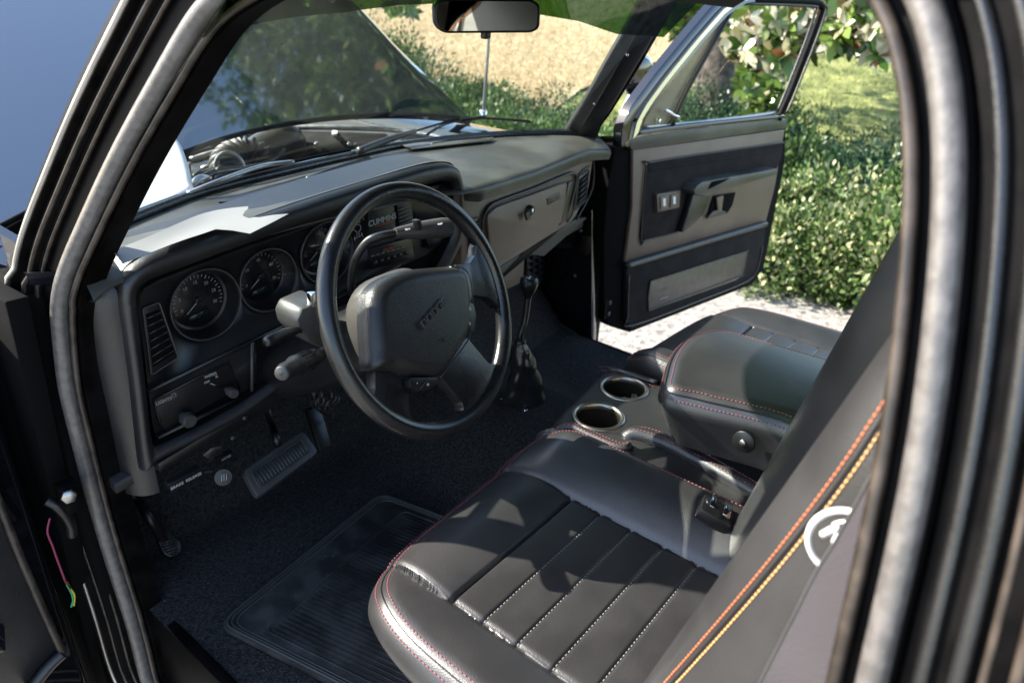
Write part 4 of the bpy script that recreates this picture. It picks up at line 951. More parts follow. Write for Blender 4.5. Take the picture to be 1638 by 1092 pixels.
# window frame, vent window
def dtube(name, pix, off, r, m, par=door, sm_=5, seg=10): return tubeobj(name, [D(x, y, off) for x, y in pix], r, m, par, seg, sm=sm_)
fp_ = [(1006, 232), (1007, 205), (1020, 175), (1060, 122), (1110, 62), (1150, 16), (1172, -4), (1200, -12)]
fr_in = [(1020, 205), (1030, 182), (1068, 130), (1118, 68), (1158, 24), (1186, 6), (1200, 4)]
A = resample([D(x, y, .0) for x, y in [(992, 236), (994, 205), (1008, 172), (1048, 118), (1100, 55), (1140, 8), (1168, -16), (1200, -20)]], 30)
B = resample([D(x, y, .0) for x, y in fr_in], 30)
gridsurf('window_frame', [[a*(1-f)+b*f-DN*o_ for a, b in zip(A, B)] for f, o_ in [(0, -.03), (0, .0), (.12, .004), (.40, .006), (.44, .014), (.95, .018), (1, .012), (1, -.02)]], MATS['black_gloss_paint'], door, sharp=30)
gridsurf('frame_sheen', [[a*(1-f)+b*f-DN*.0165 for a, b in zip(A, B)] for f in (.50, .93)], mat('frame_sheen_metal', (.85, .84, .82), .32, metal=1), door, thick=DN*.001)  # bright strip stands for the sky sheen on the black gloss frame
dtube('window_frame', [(1192, -2), (1240, 0), (1300, 3), (1314, 10), (1312, 24), (1295, 70), (1268, 140), (1252, 176), (1245, 192)], 0, .012, MATS['jamb_paint'])
dtube('window_channel', [(1190, 6), (1298, 10), (1304, 18), (1290, 62), (1262, 134), (1244, 178)], .006, .005, plastic)
dtube('frame_rim', [(1300, 1), (1321, 9), (1320, 24), (1302, 74), (1276, 140), (1258, 182)], .004, .004, plastic)
dtube('window_sill', [(1016, 212), (1075, 204), (1150, 196), (1250, 186)], .006, .010, MATS['black_gloss_paint'])
dtube('sill_strip', [(1030, 203), (1100, 197), (1190, 187), (1240, 180)], .004, .005, steel)
dtube('divider_bar', [(1178, 6), (1150, 55), (1120, 108), (1092, 160), (1076, 200)], .008, .006, plastic, sm_=2)
dtube('divider_trim', [(1170, 12), (1142, 62), (1112, 112), (1084, 165), (1068, 200)], .008, .0025, plasticg, sm_=2)
vg = gridsurf('vent_window', [[D(*p) for p in r] for r in ([(1022, 206), (1077, 202)], [(1034, 178), (1090, 164)], [(1072, 128), (1120, 108)], [(1122, 66), (1150, 55)], [(1160, 24), (1176, 8)])], ventg, door)
dtube('vent_latch', [(1064, 176), (1072, 180), (1078, 184), (1086, 187)], .022, [.006, .005, .0035, .004], chrome)
dtube('latch_stem', [(1081, 186), (1078, 200)], .014, .004, plasticg, sm_=0); 
disc('vent_pivot', D(1104, 85, .004), -DN, .008, .008, plastic, door, 16); disc('vent_pivot', D(1052, 193, .006), -DN, .007, .01, chrome, door, 16)
# jamb, hinges and wiring boot
prism('hinge_pillar', [V(.775, .07, -.05), V(.775, .07, .60), V(.775, .22, .60), V(.775, .22, -.05)], V(.05, 0, 0), jamb, T, .008)
prism('hinge_pillar', [V(-.80, .10, -.3), V(-.80, .10, .60), V(-.80, .25, .60), V(-.80, .25, -.3)], V(.05, 0, 0), cavity, T, .008)
for y0 in (490, 300):
    h = box('door_hinge', U(968, y0, X=.83), (.05, .03, .075), jamb, T, bev=.004)
    for dz in (-.02, .02): disc('hinge_bolt', U(966, y0, X=.83)+V(0, -.017, dz), (0, -1, 0), .009, .007, plasticg, h, 6)
for k in range(5): box('jamb_rib', U(966, 375+k*12, X=.83), (.03, .02, .008), jamb, T, bev=.003)
tubeobj('wiring_boot', [U(953, 392, X=.79), U(960, 400, X=.80), U(970, 393, X=.82), U(979, 402, X=.84), U(976, 418, X=.85), U(965, 425, X=.84)], .009, hosem, T, 10)
for k in range(4): tubeobj('jamb_rib', [U(958, 435+k*8, X=.82), U(974, 437+k*8, X=.84)], .006, jamb, T, 8, sm=0)
# chrome outside mirror of the far side
mc = V(*(D(1022, 122, -.16))); mb = MB(); md = unit((.3, 1, .1))
lathe(mb, mc, md, [(.0001, .055), (.03, .05), (.05, .035), (.062, .012), (.064, 0), (.058, -.002)], 36); om = mb.build('side_mirror', chrome, T)
disc('mirror_glass', mc-md*.001, -md, .058, .002, MATS['black_gloss_paint'], om, 32)
tubeobj('mirror_arm', [mc+md*.02+V(0, 0, -.05), mc+V(-.03, .03, -.12), D(1008, 190, -.05)], .009, chrome, om, 10)
prism('cowl_side', [V(-.80, .20, -.40), V(-.80, .62, -.40), V(-.80, .62, .58), V(-.80, .05, .62)], V(-.03, 0, 0), cavity, T, .004)
prism('cowl_side', [V(-.815, .16, -.40), V(-.93, .36, -.40), V(-.93, .36, .52), V(-.815, .14, .60)], V(0, .03, 0), cavity, T, .004)
# ================================================================== NEAR DOOR (only its edge is in the picture)
nd = prism('driver_door', [V(-.86, .10, -.30), V(-.86, .12, .58), V(-1.75, -.05, .58), V(-1.75, -.05, -.30)], V(.02, .10, 0), paint, T, .012)
P = [U(x, y, Y=.075) for x, y in [(-60, 700), (-8, 790), (28, 880), (62, 960), (98, 1043), (60, 1085), (10, 1120), (-60, 1150)]]
prism('door_trim', P, V(0, .02, 0), vinyl, nd, .004)
tubeobj('trim_moulding', [U(x, y, Y=.068) for x, y in [(-60, 690), (-8, 788), (28, 878), (62, 958), (100, 1043)]], .006, dirtyjamb, nd, 8)
tubeobj('trim_moulding', [U(x, y, Y=.068) for x, y in [(100, 1044), (78, 1065), (50, 1100)]], .010, vinyl, nd, 8)
gl = [U(x, y, Y=.06) for x, y in [(-30, 1010), (8, 1000), (10, 1040), (-30, 1060)]]; prism('pull_recess', gl, V(0, .01, 0), paint, nd, .002)
dhn = box('door_hinge', U(112, 792, Y=.04), (.03, .03, .05), jamb, T, bev=.004); disc('hinge_bolt', U(110, 792, Y=.02), (-.3, -1, .2), .011, .008, steel, dhn, 6)
for nm, m_, pts_ in (('pink_wire', pinkw, [(80, 828), (76, 850), (84, 872), (92, 895), (105, 930)]), ('yellow_wire', mat('yellow_wire', (.6, .45, .03), .5), [(106, 930), (112, 940), (119, 952), (118, 968)]), ('green_wire', mat('green_wire', (.03, .3, .12), .5), [(107, 934), (113, 945), (117, 958), (114, 970)]), ('pink_wire', pinkw, [(104, 926), (108, 934), (113, 940)])):
    tubeobj('wire', [U(x, y, Y=.06) for x, y in pts_], .0018, m_, T, 6)
tubeobj('door_check', [U(75, 800, Y=.06), U(95, 812, Y=.05), U(112, 835, Y=.05), U(115, 855, Y=.06)], .008, plastic, T, 8)
# ================================================================== HOOD, FENDERS, COWL, ENGINE BAY
hz = .625
ha = math.radians(32); hQ = U(757, 188, Z=.62); hN = (0, -math.sin(ha), math.cos(ha))
he = [V(-.93, .50, 0)]+[UP(x, y, hQ, hN) for x, y in [(-70, 392), (0, 357), (50, 331), (150, 292), (290, 241), (370, 214), (450, 196), (540, 184), (640, 180), (710, 183), (757, 188)]]
he[0] = V(-.93, .50, hQ[2]+(.50-hQ[1])*math.tan(ha))
he = resample(smooth_path(he, 8), 60)
rows = []
hd = V(0, math.cos(ha), math.sin(ha)); hn = V(0, -math.sin(ha), math.cos(ha))
for j, f in enumerate(np.linspace(0, 1, 30)):
    row = []
    for i, p in enumerate(he):
        u_ = i/59*2-1; q = p+hd*(1.25*f+.00)+V(0, 0, 0); q[1] = p[1]+(hd*1.25*f)[1]
        q = q+hn*(-.012*u_**2+.010*math.sin(math.pi*f)-.03*max(0, abs(u_)-.93)/.07*min(1, f*3))
        row.append(q)
    rows.append(row)
HD = gridsurf('hood', rows, hoodp, T, thick=-hn*.02)
tubeobj('hood_edge', [p+V(0, .0, -.006) for p in he[::3]], .006, MATS['jamb_paint'], HD, 8, sm=3)
# cowl between glass and bay
cwl = resample([V(-.78, .1, .635)]+[np.array(p)+V(0, .02, -.012) for p in WB]+[V(.86, .1, .635)], 40)
gridsurf('cowl', [[p*(1-f)+V(p[0], .52-.10*abs(p[0]/.8)**2, .585)*f for p in cwl] for f in np.linspace(0, 1, 6)], paint, T, thick=(0, 0, -.02))
for s in (-1, 1):
    rows = []
    for y in np.linspace(.36, 2.0, 14):
        rows.append([V(s*(.66+.0*y), y, .50), V(s*.68, y, .585), V(s*.74, y, .60), V(s*.84, y, .59), V(s*.93, y, .53), V(s*.97, y, .40), V(s*.98, y, -.1)])
    gridsurf('fender', rows, paint, T, sharp=60)
for x0 in np.linspace(-.62, .6, 15):
    y0 = float(np.interp(x0, [p[0] for p in WB], [p[1] for p in WB]))+.07
    box('cowl_slot', (x0, y0, .640-.03), (.05, .018, .004), plasticg if abs(x0) < .3 else white, T, bev=.001)  # outer slots white, standing for sun glare spots along the cowl
gridsurf('inner_bay', [[V(x, y, -.1+.4*abs(x)**3) for x in np.linspace(-.7, .7, 10)] for y in np.linspace(.55, 2.1, 10)], bay, T)
for s in (-1, 1): prism('inner_fender', [V(s*.66, .55, .56), V(s*.66, 2.0, .56), V(s*.55, 2.0, 0), V(s*.55, .55, 0)], V(s*.02, 0, 0), bay, T, .004)
prism('radiator_support', [V(-.66, 1.98, .57), V(.66, 1.98, .57), V(.66, 1.98, .0), V(-.66, 1.98, .0)], V(0, .05, 0), bay, T, .01)
# far fender edge rails (bright lines)
tubeobj('fender_rail', [U(424, 216, Z=.53), U(434, 208, Z=.55), U(448, 205, Z=.56), U(520, 204, Z=.57), U(640, 209, Z=.57), U(740, 226, Z=.57)], .009, alum, T, 8)
tubeobj('fender_rail', [U(452, 221, Z=.50), U(520, 222, Z=.50), U(600, 227, Z=.50), U(660, 230, Z=.50)], .012, alum, T, 8)
prism('brace_clip', [U(532, 210, Z=.53), U(541, 209, Z=.53), U(540, 218, Z=.53), U(531, 220, Z=.53)], V(0, 0, .01), whitee, T, .001)
prism('inner_panel', [U(420, 222, Z=.52), U(446, 208, Z=.54), U(650, 214, Z=.54), U(700, 240, Z=.50), U(560, 262, Z=.44), U(440, 262, Z=.44)], V(0, .0, -.02), bay, T, .003)
for x in (477, 508, 560): disc('bolt', U(x, 233, Z=.50), (-.4, -.5, .8), .010, .012, chrome, T, 8)
# turbo hose: ribbed elbow and pipe
hp_ = [U(372, 292, Z=.50), U(360, 272, Z=.52), U(366, 254, Z=.54), U(384, 244, Z=.55), U(402, 243, Z=.55), U(418, 254, Z=.53)]
P = smooth_path(hp_, 12); r_ = [.040+.007*math.sin(i*1.35) for i in range(len(P))]
hz_ = tube(MB(), P, r_, 24).build('intake_hose', hosem, T)
tubeobj('intake_pipe', [U(398, 250, Z=.50), U(420, 238, Z=.52), U(450, 224, Z=.54), U(466, 224, Z=.53), U(472, 240, Z=.48)], [.045, .05, .05, .046, .04], plasticg, T, 20)
disc('hose_clamp', U(385, 272, Z=.50), (-.5, -.5, .6), .042, .02, alum, T, 28)
tubeobj('hose_ring', [U(368, 272, Z=.53)+V(.05*math.cos(a)*.6, .0+.05*math.cos(a)*-.5, .05*math.sin(a)) for a in np.linspace(0, 6.28, 20)], .006, alum, T, 6, sm=2)
for i, (x, y, sx, sy_, sz, m_) in enumerate([(300, 262, .14, .10, .10, bay), (325, 282, .12, .10, .06, plasticg), (318, 250, .06, .05, .05, alum), (340, 266, .05, .04, .04, alum), (345, 285, .08, .05, .03, alum), (300, 240, .10, .04, .03, alum), (335, 295, .06, .05, .04, alum)]):
    box('engine_part', U(x, y, Z=.48), (sx, sy_, sz), m_, T, (unit((1, .2, 0)), unit((-.2, 1, 0)), V(0, 0, 1)), .008)
rnd = random.Random(5)
for k in range(16):
    a = U(300+rnd.random()*60, 240+rnd.random()*50, Z=.52); b = a+V(rnd.uniform(.05, .3), rnd.uniform(-.1, .15), rnd.uniform(-.03, .03))
    tubeobj('engine_line', [a, (a+b)/2+V(0, 0, .02), b], rnd.choice([.005, .007, .009]), rnd.choice([alum, hosem, hosem, plasticg]), T, 8)
tubeobj('engine_line', [U(308, 300, Z=.55), U(318, 288, Z=.57), U(330, 287, Z=.56)], .012, alum, T, 10)
# sun glare at the near corner of the cowl, built as a white pad
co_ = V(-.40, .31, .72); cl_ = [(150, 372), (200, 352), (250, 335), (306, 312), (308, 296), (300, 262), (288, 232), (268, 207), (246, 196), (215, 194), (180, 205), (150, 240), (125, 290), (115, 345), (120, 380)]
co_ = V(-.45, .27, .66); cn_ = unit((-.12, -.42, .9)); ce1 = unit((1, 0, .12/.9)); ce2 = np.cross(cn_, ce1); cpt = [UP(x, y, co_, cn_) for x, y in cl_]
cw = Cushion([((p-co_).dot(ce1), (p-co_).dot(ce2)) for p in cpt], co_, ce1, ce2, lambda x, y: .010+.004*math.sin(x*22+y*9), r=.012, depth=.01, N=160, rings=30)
tag(cw.build('glare_pad', glarem, None), 'sun glare built as a white pad, seen through the windshield at its near lower corner', 'glare')
# wipers
def gpt(x, y, lift=.012):
    o_ = V(0, .25, .70); n_g = unit((0, .74, .66)); return UP(x, y, o_+n_g*lift, n_g)
w1 = tubeobj('wiper', [U(312, 305, Z=.66), U(345, 288, Z=.665), U(395, 276, Z=.67), U(470, 258, Z=.67), U(560, 240, Z=.67)], .004, MATS['jamb_paint'], T, 8)
tubeobj('wiper_blade', [U(330, 302, Z=.662), U(400, 280, Z=.665), U(480, 262, Z=.665), U(566, 245, Z=.665)], .003, rubber, w1, 6)
tubeobj('wiper_arm', [U(300, 310, Z=.66), U(352, 289, Z=.675), U(420, 266, Z=.68), U(470, 259, Z=.68)], .005, steel, w1, 6)
w2 = tubeobj('wiper', [U(574, 242, Z=.665), U(620, 224, Z=.675), U(664, 210, Z=.685)], [.010, .009, .006], plasticg, T, 8)
tubeobj('wiper_blade', [U(682, 216, Z=.665), U(720, 196, Z=.68), U(780, 189, Z=.685), U(850, 196, Z=.68)], .004, rubber, w2, 6)
tubeobj('wiper_blade', [U(664, 210, Z=.68), U(720, 194, Z=.69), U(760, 189, Z=.69), U(848, 194, Z=.685)], .003, MATS['jamb_paint'], w2, 6)
box('wiper_joint', U(756, 190, Z=.69), (.10, .012, .008), MATS['jamb_paint'], w2, bev=.002)
# antenna
tubeobj('antenna', [U(773, 186, X=.80), U(776, 140, X=.80), U(780, 90, X=.80), U(783, 40, X=.80)], [.006, .0055, .005, .004], steel, T, 8)
disc('antenna_base', U(773, 186, X=.80), (0, 0, 1), .014, .02, chrome, T, 16)
# ================================================================== REAR VIEW MIRROR
mo = U(778, 27, Y=-.12); mn = unit(CC-mo); mn = unit(mn*.6+V(-.35, -.9, -.1)*.4); mu = unit(np.cross((0, 0, 1), mn)); 
def MP(x, y, off=0): return UP(x, y, mo+mn*off, mn)
mp_ = roundpoly([MP(x, y) for x, y in [(692, 2), (716, -3), (850, -1), (866, 8), (864, 46), (852, 53), (710, 54), (694, 42)]], .02, 6)
rm = prism('rearview_mirror', mp_, -mn*.022, plastic, T, .006, 4)
g_ = roundpoly([MP(x, y, .0012) for x, y in [(698, 6), (718, 2), (849, 3), (860, 10), (859, 43), (850, 49), (712, 50), (699, 40)]], .018, 6)
mirm = mat('mirror_silver', (.55, .58, .52), .02, metal=1); prism('mirror_glass', g_, -mn*.002, mirm, rm, 0)
box('mirror_mount', MP(777, 56, -.01), (.016, .014, .014), plastic, rm, bev=.003)
tubeobj('mirror_arm', [MP(778, 10, -.02), MP(778, -30, -.05), MP(780, -70, -.07)], .006, plastic, rm, 8)

# ================================================================== GROUND AND PLANTS
def hz_g(x, y):
    d = (x*.83+y*.56)-4.6
    return GZ+(0 if d < 0 else .17*d*sm(d/3))+.02*math.sin(x*2.1)*math.sin(y*1.7)*(1 if x > 4 else 0)
gr_ = mat('grass_ground', (.10, .12, .03), .95, col2=(.26, .27, .09), vscale=3, bump=.8, bscale=8, dist=.05)
wh_ = mat('dry_field', (.38, .28, .15), .95, col2=(.50, .39, .23), vscale=9, bump=.8, bscale=12, dist=.06)
xs_ = np.concatenate([np.linspace(-14, 3, 10), np.linspace(3.2, 22, 60), np.linspace(24, 120, 14)]); ys_ = np.concatenate([np.linspace(-40, -6, 8), np.linspace(-5, 22, 70), np.linspace(24, 120, 14)])
ter = gridsurf('ground', [[V(x, y, hz_g(x, y)-.01) for x in xs_] for y in ys_], gr_, None); tag(ter, kind='structure')
drv = gridsurf('driveway', [[V(x, y, GZ+.003) for x in (-14, 0, 3.55+.12*math.sin(y*1.3))] for y in np.linspace(-14, 14, 60)], concrete, None); tag(drv, kind='structure')
fl = []
for a in np.linspace(0, 1, 40):
    x0, y0 = 5.6+14*a*0, 0
    fl.append(a)
# dry field on the slope beyond, left part of the view
def fedge(t): return V(5.0+t*3.2, 4.2-t*.0+t*t*3.0, 0)
rows = []
for t in np.linspace(0, 1, 40):
    row = []
    for s_ in np.linspace(0, 1, 70):
        # fan across the hillside
        x = 3.6+t*40; y = (2.9+.10*x+.5*math.sin(t*20))+s_*(6+t*70)
        row.append(V(x, y, hz_g(x, y)+.02))
    rows.append(row)
fld = gridsurf('field', rows, wh_, None); tag(fld, kind='structure')
# blades / straw
def blades(name, pts_, h, w_, m, lean=.4, seed=1):
    r = np.random.RandomState(seed); n = len(pts_); P = np.array(pts_); a = r.rand(n)*6.283; hh = h*(.5+r.rand(n)); ww = w_*(.6+.8*r.rand(n))
    d = np.stack([np.cos(a), np.sin(a), 0*a], 1); l = r.randn(n, 3)*lean; l[:, 2] = 1; l /= np.linalg.norm(l, axis=1)[:, None]
    v = np.empty((n*3, 3)); v[0::3] = P-d*ww[:, None]; v[1::3] = P+d*ww[:, None]; v[2::3] = P+l*hh[:, None]
    me = bpy.data.meshes.new(name); me.vertices.add(n*3); me.vertices.foreach_set('co', v.ravel()); me.loops.add(n*3); me.loops.foreach_set('vertex_index', np.arange(n*3)); me.polygons.add(n)
    me.polygons.foreach_set('loop_start', np.arange(0, n*3, 3)); me.update(calc_edges=True); o_ = link(name, me, m, None, False); return o_
def leafmat(name, c1, c2, rough=.45, sc=3.0, tr=.25):
    m = bpy.data.materials.new(name); m.use_nodes = True; t = m.node_tree; b = t.nodes['Principled BSDF']
    g = t.nodes.new('ShaderNodeNewGeometry'); n = t.nodes.new('ShaderNodeTexNoise'); n.inputs['Scale'].default_value = sc; tc = t.nodes.new('ShaderNodeTexCoord'); t.links.new(tc.outputs['Object'], n.inputs['Vector'])
    ad = t.nodes.new('ShaderNodeMath'); ad.operation = 'ADD'; t.links.new(n.outputs['Fac'], ad.inputs[0])
    m1 = t.nodes.new('ShaderNodeMath'); m1.operation = 'MULTIPLY_ADD'; m1.inputs[1].default_value = .7; m1.inputs[2].default_value = -.35; t.links.new(g.outputs['Random Per Island'], m1.inputs[0]); t.links.new(m1.outputs[0], ad.inputs[1])
    r = t.nodes.new('ShaderNodeValToRGB'); r.color_ramp.elements[0].position = .25; r.color_ramp.elements[1].position = .75; r.color_ramp.elements[0].color = (*c1, 1); r.color_ramp.elements[1].color = (*c2, 1)
    t.links.new(ad.outputs[0], r.inputs['Fac']); t.links.new(r.outputs['Color'], b.inputs['Base Color']); b.inputs['Roughness'].default_value = rough
    tl = t.nodes.new('ShaderNodeBsdfTranslucent'); t.links.new(r.outputs['Color'], tl.inputs['Color']); mx = t.nodes.new('ShaderNodeMixShader'); mx.inputs[0].default_value = tr
    out = t.nodes['Material Output']; t.links.new(b.outputs[0], mx.inputs[1]); t.links.new(tl.outputs[0], mx.inputs[2]); t.links.new(mx.outputs[0], out.inputs[0]); return m
straw = leafmat('straw', (.42, .31, .17), (.60, .48, .30), .7, .5); gblade = leafmat('grass_blades', (.08, .13, .02), (.31, .38, .09), .6, .7)
r = np.random.RandomState(2); pts_ = []
while len(pts_) < 130000:
    t = r.rand()**1.6; x = 3.9+t*34; y = (2.9+.10*x+.5*math.sin((x-3.6)/2))+r.rand()*(6+t*60)
    pts_.append((x, y, hz_g(x, y)))
tag(blades('dry_grass', pts_, .12, .006, straw, .8), kind='stuff')
pts_ = []
while len(pts_) < 70000:
    t = r.rand()**1.5; x = 4.2+t*26; y = -3-t*6+r.rand()*(6.2+t*9)
    pts_.append((x, y, hz_g(x, y)))
tag(blades('grass', pts_, .055, .007, gblade, .8, 4), kind='stuff')
# shrubs
def leaves(P, Nn, L, W, r):
    """diamond leaves folded on the midrib; P positions, Nn directions"""
    n = len(P); d = Nn+r.randn(n, 3)*.55; d /= np.linalg.norm(d, axis=1)[:, None]; s = np.cross(d, r.randn(n, 3)); s /= np.linalg.norm(s, axis=1)[:, None]
    u_ = np.cross(s, d); LL = (L*(.6+.7*r.rand(n)))[:, None]; WW = (W*(.7+.6*r.rand(n)))[:, None]
    v = np.empty((n*4, 3)); v[0::4] = P; v[1::4] = P+d*LL*.5+s*WW*.5+u_*WW*.15; v[2::4] = P+d*LL; v[3::4] = P+d*LL*.5-s*WW*.5+u_*WW*.15; return v
def leafmesh(name, v, m, k=4):
    n = len(v)//k; me = bpy.data.meshes.new(name); me.vertices.add(n*k); me.vertices.foreach_set('co', v.ravel()); me.loops.add(n*k); me.loops.foreach_set('vertex_index', np.arange(n*k)); me.polygons.add(n)
    me.polygons.foreach_set('loop_start', np.arange(0, n*k, k)); me.update(calc_edges=True); me.materials.append(m); return me
def shrubmesh(name, R, H, n, L, W, m, seed):
    r = np.random.RandomState(seed); K = 38
    ca = r.rand(K)*6.283; ce = np.arccos(1-r.rand(K)*1.0)  # clump directions (upper half)
    cd = np.stack([np.sin(ce)*np.cos(ca)*R, np.sin(ce)*np.sin(ca)*R, np.cos(ce)*H], 1)*(.62+.38*r.rand(K))[:, None]
    i = r.randint(0, K, n); cr = (.11+.13*r.rand(K))*R/.5
    q = r.randn(n, 3); q /= np.linalg.norm(q, axis=1)[:, None]; P = cd[i]+q*(cr[i]*(.55+.5*r.rand(n)))[:, None]
    P[:, 2] = np.maximum(P[:, 2], .01); return leafmesh(name, leaves(P, q+np.array([0, 0, .5]), L, W, r), m)
g1 = leafmat('shrub_leaf', (.035, .075, .018), (.13, .21, .06), .4, 5); g2 = leafmat('shrub_leaf_dark', (.018, .05, .022), (.06, .13, .05), .45, 5); g3 = leafmat('shrub_leaf_pale', (.10, .16, .05), (.50, .50, .26), .5, 7)
SM = [shrubmesh('shrub_a', .55, .62, 15000, .040, .022, g1, 1), shrubmesh('shrub_b', .6, .6, 15000, .034, .014, g2, 2), shrubmesh('shrub_c', .55, .60, 14000, .040, .026, g1, 3)]
TIP = shrubmesh('shrub_tips', .585, .645, 5200, .042, .028, g3, 3)
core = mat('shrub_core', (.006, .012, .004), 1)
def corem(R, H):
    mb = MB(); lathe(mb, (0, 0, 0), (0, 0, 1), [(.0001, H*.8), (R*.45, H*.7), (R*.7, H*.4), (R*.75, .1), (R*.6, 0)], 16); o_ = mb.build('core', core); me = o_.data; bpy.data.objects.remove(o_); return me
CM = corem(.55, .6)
def branches(R, H, seed):
    r = random.Random(seed); mb = MB()
    for k in range(14):
        a = r.random()*6.28; e = r.uniform(.3, 1); tube(mb, [V(0, 0, 0), V(math.cos(a)*R*.3*e, math.sin(a)*R*.3*e, H*.4), V(math.cos(a)*R*.7*e, math.sin(a)*R*.7*e, H*.8)], [.02, .012, .005], 5)
    o_ = mb.build('stems', bark); me = o_.data; bpy.data.objects.remove(o_); return me
bark = mat('bark', (.10, .085, .07), .9, bump=.8, bscale=40, var=.4, vscale=15, dist=.01)
BM = branches(.5, .55, 4)
lab = {0: ('leafy green shrub in the bank of shrubs beyond the truck', 'green shrubs in the bank beyond the truck'), 1: ('dark green fine-leaved shrub on the bank behind the front shrubs', 'dark green shrubs on the bank'), 2: ('pale cream-tipped shrub at the edge of the driveway', 'cream-tipped shrubs along the driveway edge')}
rr = random.Random(11); SH = []
def shrub(x, y, k, s):
    o_ = bpy.data.objects.new('shrub', SM[k]); COL.objects.link(o_); o_.location = (x, y, hz_g(x, y)-.03); o_.scale = (s, s, s*rr.uniform(.78, 1.28)); o_.rotation_euler.z = rr.random()*6.28
    tag(o_, lab[k][0], 'shrub', lab[k][1])
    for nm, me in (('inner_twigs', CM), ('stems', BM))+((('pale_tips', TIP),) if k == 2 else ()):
        c = bpy.data.objects.new(nm, me); COL.objects.link(c); c.parent = o_
    SH.append(o_)
for k, (x, y) in enumerate([(3.75, -.95), (3.85, -.35), (3.80, .30), (3.9, .95), (3.9, 1.6)]): shrub(x, y, 2 if k < 4 else 0, 1.0)
for k, (x, y) in enumerate([(4.5, -1.2), (4.55, -.5), (4.5, .15), (4.6, .85), (4.6, 1.5), (4.5, 2.2)]): shrub(x, y, [0, 1, 1, 0, 1, 0][k], 1.05)
for k, (x, y) in enumerate([(5.3, -1.0), (5.25, -.2), (5.35, .6), (5.4, 1.4), (5.3, 2.2), (6.1, -.3), (6.1, .5), (6.1, 1.4), (6.0, 2.3)]): shrub(x, y, 1, 1.05)
for k, (x, y) in enumerate([(4.0, 2.4), (4.1, 3.0), (4.2, 3.7), (4.3, 4.4), (4.5, 5.1), (4.8, 5.8), (5.0, 6.6), (5.3, 7.5), (3.6, 3.3), (3.7, 4.2), (3.9, 5.0), (4.1, 5.9), (3.9, 6.9), (4.4, 7.9), (3.4, 2.6), (4.6, 3.1), (4.8, 3.9)]): shrub(x, y, 0 if k % 3 else 1, 1.02+.1*(k % 2))
# ---- magnolia
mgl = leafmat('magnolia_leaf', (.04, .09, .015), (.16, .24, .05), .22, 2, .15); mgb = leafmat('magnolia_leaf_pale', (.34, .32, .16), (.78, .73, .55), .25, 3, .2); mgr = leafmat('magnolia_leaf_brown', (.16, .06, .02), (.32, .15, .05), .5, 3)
tb_ = U(1142, 200, X=6.4); TR = empty('magnolia_tree', (tb_[0], tb_[1], hz_g(tb_[0], tb_[1])), 'magnolia tree with glossy leaves standing behind the shrubs', 'tree')
tz = hz_g(tb_[0], tb_[1])
tt = U(1150, 60, X=6.4)
tubeobj('trunk', [V(tb_[0], tb_[1], tz-.1), V(tb_[0]+.02, tb_[1]+.03, tz+.6), tt, tt+V(.05, .1, 1.2), tt+V(-.1, .2, 2.8), tt+V(0, .3, 4.5)], [.30, .24, .21, .18, .12, .04], bark, TR, 16)
r = np.random.RandomState(8); lv_, lp_, lb_ = [], [], []; tw = MB()
def whorl(c, d, L, kind=None):
    c = np.array(c); d = unit(d); u_, v_, _ = frame_of(d); n = r.randint(7, 11)
    for k in range(n):
        a = 6.283*k/n+r.rand()*.5; t = .55+.6*r.rand(); ax_ = unit(u_*math.cos(a)+v_*math.sin(a)+d*t*.7+V(0, 0, -.25)*r.rand()); s = unit(np.cross(ax_, d)); nn = np.cross(s, ax_)
        l = L*(.7+.5*r.rand()); w2_ = l*.19
        p = [c, c+ax_*l*.25+s*w2_*.8, c+ax_*l*.6+s*w2_, c+ax_*l*.88+s*w2_*.45-nn*l*.03, c+ax_*l-nn*l*.08, c+ax_*l*.88-s*w2_*.45-nn*l*.03, c+ax_*l*.6-s*w2_, c+ax_*l*.25-s*w2_*.8]
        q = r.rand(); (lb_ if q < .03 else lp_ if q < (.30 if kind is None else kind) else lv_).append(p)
    tube(tw, [c-d*.12, c], [.006, .004], 5)
vis = []
def cluster(pix, X0, n, spread, L, kind=None):
    for _ in range(n):
        x, y = pix[r.randint(len(pix))]; c = U(x+r.randn()*spread, y+r.randn()*spread, X=X0+r.uniform(-.35, .35)); vis.append(c); whorl(c, (-.5+r.randn()*.5, -.5+r.randn()*.5, .3+r.randn()*.4), L, kind)
cluster([(1240, 20), (1290, 10), (1340, 15), (1390, 15), (1420, 35), (1345, 50), (1400, 65), (1300, 60), (1260, 70), (1365, 30)], 4.7, 120, 13, .15, .42)
cluster([(1190, 60), (1215, 50), (1235, 75), (1180, 85), (1240, 40), (1200, 25), (1260, 30)], 4.6, 58, 11, .145, .5)
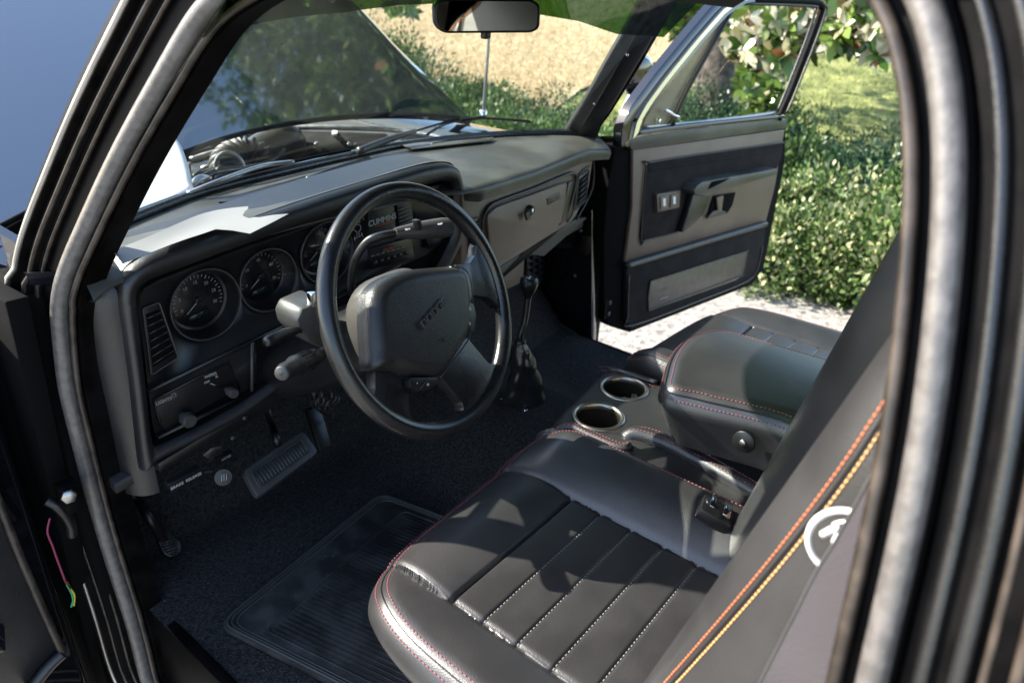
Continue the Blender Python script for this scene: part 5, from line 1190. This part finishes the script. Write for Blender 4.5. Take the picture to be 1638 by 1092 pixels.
cluster([(1200, 110), (1225, 130), (1195, 145), (1215, 165), (1235, 105)], 4.6, 38, 8, .12, .12)
cluster([(1075, 20), (1095, 35), (1110, 15), (1120, -5)], 4.8, 36, 9, .15, .03)
cluster([(640, 10), (625, 14), (655, 16)], 3.6, 9, 6, .11, .03)
for c in vis[::3]: tube(tw, [tt+V(0, 0, r.uniform(.2, 1.5)), (tt+c)/2+V(0, 0, .5), c+V(.1, .1, .05)], [.035, .02, .006], 5)
for _ in range(160):
    q = r.randn(3); q /= np.linalg.norm(q); rad_ = (.55+.45*r.rand()); c = tt+V(-.4, .2, 3.1)+V(q[0]*3.0, q[1]*3.2, q[2]*2.6)*rad_
    if c[2] < 1.45+.05*c[0]: continue
    whorl(c, (q[0], q[1], q[2]+.3), .26, .12)
def poly8(name, L, m):
    v = np.array([p for q in L for p in q]); o_ = link(name, leafmesh(name, v, m, 8), m, TR, False); return o_
poly8('crown', lv_, mgl); poly8('pale_leaves', lp_, mgb); poly8('brown_leaves', lb_, mgr); tag(tw.build('branches', bark, TR), kind='stuff')
for o_ in list(bpy.data.objects):
    if o_.parent is TR and o_.type == 'MESH': o_.matrix_parent_inverse = Matrix.Translation(-TR.location)

# ---- broad tree at the rear right: the picture shows it mirrored in the raised hood
T2 = TR
r = np.random.RandomState(21); n = 60000; K = 230
cd = r.randn(K, 3); cd /= np.linalg.norm(cd, axis=1)[:, None]; cd *= (r.rand(K)**.45)[:, None]; cd = cd*np.array([2.9, 3.7, 3.6])+np.array([7.0, 3.1, 6.2])
i = r.randint(0, K, n); q = r.randn(n, 3); q /= np.linalg.norm(q, axis=1)[:, None]; P = cd[i]+q*((.3+.45*r.rand(K))[i]*(.6+.5*r.rand(n)))[:, None]
k_ = P[:, 2] > 2.2; P = P[k_]; q = q[k_]
o_ = link('upper_crown', leafmesh('upper_crown', leaves(P, q, .19, .075, r), mgl), mgl, TR, False)
tb = MB()
for c in cd[::7]: tube(tb, [tt+V(0, .2, 1.6), (c+tt+V(0, .2, 2.4))/2, c], [.09, .05, .015], 6)
tb.build('limbs', bark, TR)
